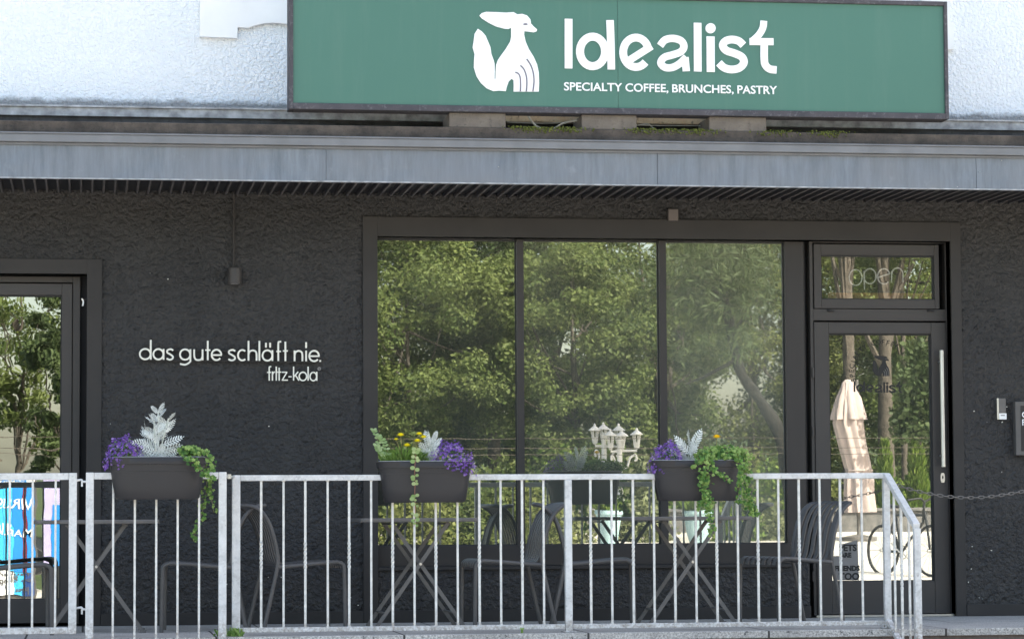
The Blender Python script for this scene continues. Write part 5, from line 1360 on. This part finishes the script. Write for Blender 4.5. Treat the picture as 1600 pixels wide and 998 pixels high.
lamp_post(975, 28.75, [(959, 700), (977, 701), (1000, 699)], 'white lamp post with three lanterns mirrored in middle pane', 700)
lamp_post(949, 29.0, [(934, 692), (948, 690), (972, 692)], 'more distant white lantern post mirrored in the middle pane', 692)
# closed parasol
d = 26.5; p = V(1347, 806, d); z0 = gz(p.x, -d); um = thing('closed_parasol', 'closed cream parasol mirrored in the entrance door glass', 'parasol', (p.x, -d, z0)); B = Vector(um.location)
def fold(rows, ntw, name, ph):
    m = MB(); m.smooth = True; n_ = 48; vs = []
    for (py, xl, xr, amp) in rows:
        a = V(xl, py, d) - B; b = V(xr, py, d) - B; cx = (a.x + b.x) / 2; r = (b.x - a.x) / 2
        for j in range(n_):
            t = 2 * PI * j / n_; rr = r * (1 + amp * math.cos(ntw * t + ph + py * .01)); vs.append((cx + rr * math.cos(t), rr * .8 * math.sin(t), a.z))
    k_ = len(rows); m.add(vs, [(i * n_ + j, i * n_ + (j + 1) % n_, (i + 1) * n_ + (j + 1) % n_, (i + 1) * n_ + j) for i in range(k_ - 1) for j in range(n_)] + [tuple(range(n_))]); m.build(name, M['canvas'], um)
fold([(592, 1326, 1334, .05), (597, 1321, 1340, .08), (615, 1317, 1346, .10), (640, 1311, 1354, .13), (660, 1310, 1352, .15), (690, 1317, 1357, .14), (730, 1327, 1366, .12), (735, 1328, 1368, .05), (740, 1326, 1370, .12), (770, 1326, 1370, .15), (800, 1328, 1373, .17)], 9, 'canopy', 0)
fold([(594, 1323, 1337, .05), (620, 1313, 1350, .12), (645, 1308, 1356, .16), (655, 1308, 1358, .2)], 7, 'canopy_flounce', 1)
m = MB(); m.tube([(0, 0, 0), (0, 0, V(1330, 592, d).z - z0)], .03, 10); m.lathe([(.3, 0), (.3, .06), (.05, .1)], 18); m.build('pole', M['anthracite_table'], um)
m = MB(); a = V(1328, 734, d) - B; b = V(1368, 734, d) - B; m.tube([((a.x + b.x) / 2 + (b.x - a.x) / 2 * 1.03 * math.cos(t), (b.x - a.x) / 2 * .85 * math.sin(t), a.z) for t in np.linspace(0, 2 * PI, 30, endpoint=False)], .015, 6, closed=True); m.build('tie_strap', M['canvas'], um)
# tall pale blue pots
def pot(px, d, label):
    p = V(px, 845, d); z0 = gz(p.x, -d); t = thing('tall_pot', label, 'plant pot', (p.x, -d, z0), 0, 'tall pale blue pots'); m = MB(); m.lathe([(.12, 0), (.20, .55), (.22, .56), (.22, .62), (.19, .62), (.18, .56), (0, .55)], 22, cap=False); m.build('pot_body', M['pot_blue'], t, smooth=True)
    lf = MB(); rr = random.Random(int(px))
    for _ in range(420):
        a = rr.uniform(0, 6.28); leaf(lf, Vector((.16 * math.cos(a) * rr.random(), .16 * math.sin(a) * rr.random(), .55)), Vector((math.cos(a) * .6, math.sin(a) * .6, 1)), rr.uniform(.1, .35), .08)
    lf.build('foliage', M['leaf_thuja'], t, fix=False)
pot(957, 24, 'pale blue tall pot mirrored in the middle window pane'); pot(1096, 24, 'pale blue tall pot mirrored beneath the ivy planter')
# bicycle
def bicycle(px, d):
    p = V(px, 905, d); z0 = gz(p.x, -d); t = thing('bicycle', 'dark bicycle parked on the bright paving mirrored in door glass', 'bicycle', (p.x, -d, z0), 1.2); r = .33
    for cx in (-.52, .52):
        m = MB(); m.tube([(cx + r * math.cos(a), 0, r + r * math.sin(a)) for a in np.linspace(0, 2 * PI, 32, endpoint=False)], .02, 8, closed=True); w_ = m.build('wheel', M['rubber'], t)
        s = MB()
        for k_ in range(14): a = k_ * 2 * PI / 14; s.tube([(cx, 0, r), (cx + r * math.cos(a), 0, r + r * math.sin(a))], .003, 4)
        s.tube([(cx, -.05, r), (cx, .05, r)], .02, 8); so = s.build('spokes', M['steel'], w_)
    m = MB()
    for a, b in (((-.52, .33), (-.12, .30)), ((-.52, .33), (-.22, .78)), ((-.12, .30), (-.24, .88)), ((-.12, .30), (.38, .72)), ((-.22, .80), (.36, .80)), ((.36, .70), (.40, .98)), ((.40, .85), (.52, .33))): m.tube([(a[0], 0, a[1]), (b[0], 0, b[1])], .018, 8)
    m.build('frame', M['car_paint'], t)
    m = MB(); m.tube(curve([(.40, -.28, 1.0), (.44, -.1, 1.02), (.40, 0, .98), (.44, .1, 1.02), (.40, .28, 1.0)], 4), .015, 8); m.build('handlebar', M['rubber'], t)
    m = MB(); m.poly([(-.40, .90), (-.12, .90), (-.10, .93), (-.30, .95), (-.42, .96)], -.06, .06); m.build('saddle', M['rubber'], t, bevel=.01)
    m = MB(); m.tube([(-.12, -.02, .30), (-.02, -.08, .18)], .01, 6); m.tube([(-.12, .02, .30), (-.22, .08, .42)], .01, 6); m.tube([(-.12 + .09 * math.cos(a), -.03, .30 + .09 * math.sin(a)) for a in np.linspace(0, 2 * PI, 16, endpoint=False)], .008, 5, closed=True); m.build('crank', M['steel'], t)
bicycle(1425, 17.2)
# advertising board mirrored in the side door
d = 21.5; A_ = V(-60, 760, d); Bq = V(62, 930, d); z0 = gz(-1, -d); adv = thing('advertising_board', 'colourful advertising board mirrored low in the side door glass', 'advertising board', (0, 0, 0))
zt_a = V(30, 765, d).z; m = MB(); cols = [(-.02, 10, 'pink'), (10, 28, 'cyan'), (28, 34, 'maroon'), (34, 55, 'blue')]
xs_ = [V(p_, 850, d).x for p_ in (-90, -50, -20, 8, 22, 36, 42, 54)]
for i in range(7):
    mt = ('blue', 'maroon', 'cyan', 'cyan', 'blue', 'maroon', 'blue')[i]
    MB().box(xs_[i] + .002, xs_[i + 1] - .002, -d - .03, -d + .0, V(30, 888, d).z, zt_a).build('board_panel', M[mt], adv)
for i in range(7):
    mt = ('poster_white', 'pink', 'poster_white', 'poster_white', 'cyan', 'navy', 'navy')[i]
    MB().box(xs_[i] + .002, xs_[i + 1] - .002, -d - .03, -d + .0, V(30, 932, d).z, V(30, 889, d).z).build('board_panel', M[mt], adv)
MB().box(xs_[0] - .03, xs_[-1] + .03, -d - .06, -d - .031, z0, zt_a + .12).build('board_back', M['anthracite'], adv)
MB().box(xs_[0], xs_[-1], -d - .03, -d + .0, zt_a + .03, zt_a + .12).build('board_header', M['poster_white'], adv)
x1_, x2_ = xs_[-1] + .12, xs_[-1] + .42
MB().box(x1_, x2_, -d - .05, -d, V(30, 878, d).z, zt_a + .1).build('side_panel', M['lilac'], adv); MB().box(x1_ + .12, x2_, -d - .051 + .055, -d + .006, V(30, 880, d).z, V(30, 790, d).z).build('side_panel', M['blue'], adv); MB().box(x1_, x2_, -d - .05, -d, z0, V(30, 880, d).z).build('side_panel', M['car_paint'], adv)
for tx, px, py, sz, mt, rt in (('VIRUS', 52, 796, .19, 'poster_white', .05), ('MARK', 52, 838, .19, 'poster_white', .05), ('EUROPE', 42, 758, .1, 'blue', 0), ('Tauber', 50, 900, .17, 'anthracite', 0), ('on Shop', 50, 914, .15, 'anthracite', 0), ('ples', 46, 926, .13, 'anthracite', 0)):
    q = V(px, py, d); o = textmesh(tx, sz, 'board_text', M[mt], q.x, -d + .008, q.z, .002, .002, parent=adv, mirror=True, rot=rt)
# parked car (its roof shows in the side door)
def car(cx, cy, z0, rz):
    t = thing('parked_car', 'dark parked car across the street mirrored in side door glass', 'car', (cx, cy, z0), rz)
    pr = [(-2.1, .35), (-2.15, .7), (-2.0, .92), (-1.5, .98), (-1.05, 1.38), (-.4, 1.47), (.35, 1.44), (1.0, 1.02), (1.8, .88), (2.1, .7), (2.15, .4), (1.75, .28), (-1.8, .28)]
    vs = []; 
    for y, s in ((-.88, .0), (-.82, 1), (.82, 1), (.88, 0)): vs += [(x, (y if z < 1.0 else y * .80), z) for x, z in pr]
    n_ = len(pr); fs = [(j * n_ + i, j * n_ + (i + 1) % n_, (j + 1) * n_ + (i + 1) % n_, (j + 1) * n_ + i) for j in range(3) for i in range(n_)] + [tuple(range(n_))[::-1], tuple(range(3 * n_, 4 * n_))]
    MB().add(vs, fs).build('body', M['car_paint'], t, bevel=.04)
    for s in (-1, 1):
        g = MB(); q = [(-1.35, 1.02), (-1.0, 1.33), (-.4, 1.41), (.3, 1.38), (.85, 1.02)]; g.poly(q, s * .725 - .004 * s, s * .86 + .004 * s); g.build('side_window', M['glass_side'], t)
    for x in (-1.35, 1.35):
        for s in (-1, 1):
            w_ = MB(); w_.lathe([(.0, -.1), (.2, -.1), (.31, -.1), (.33, -.06), (.33, .06), (.31, .1), (0, .1)], 24, cap=False)
            o = w_.build('wheel', M['rubber'], t, smooth=True); o.rotation_euler = (PI / 2, 0, 0); o.location = (x, s * .8, .33)
            h = MB(); h.lathe([(.0, -.012), (.17, -.012), (.18, .0)], 18, cap=False); ho = h.build('rim', M['steel'], o); ho.location = (0, 0, .1 * -s - s * .0)
    for s in (-.6, .6): MB().box(2.05, 2.14, s - .16, s + .16, .62, .74).build('headlight', M['white_plastic'], t, bevel=.02)
pc_ = V(15, 712, 25); car(-2.6, -26.5, -.45, .1)
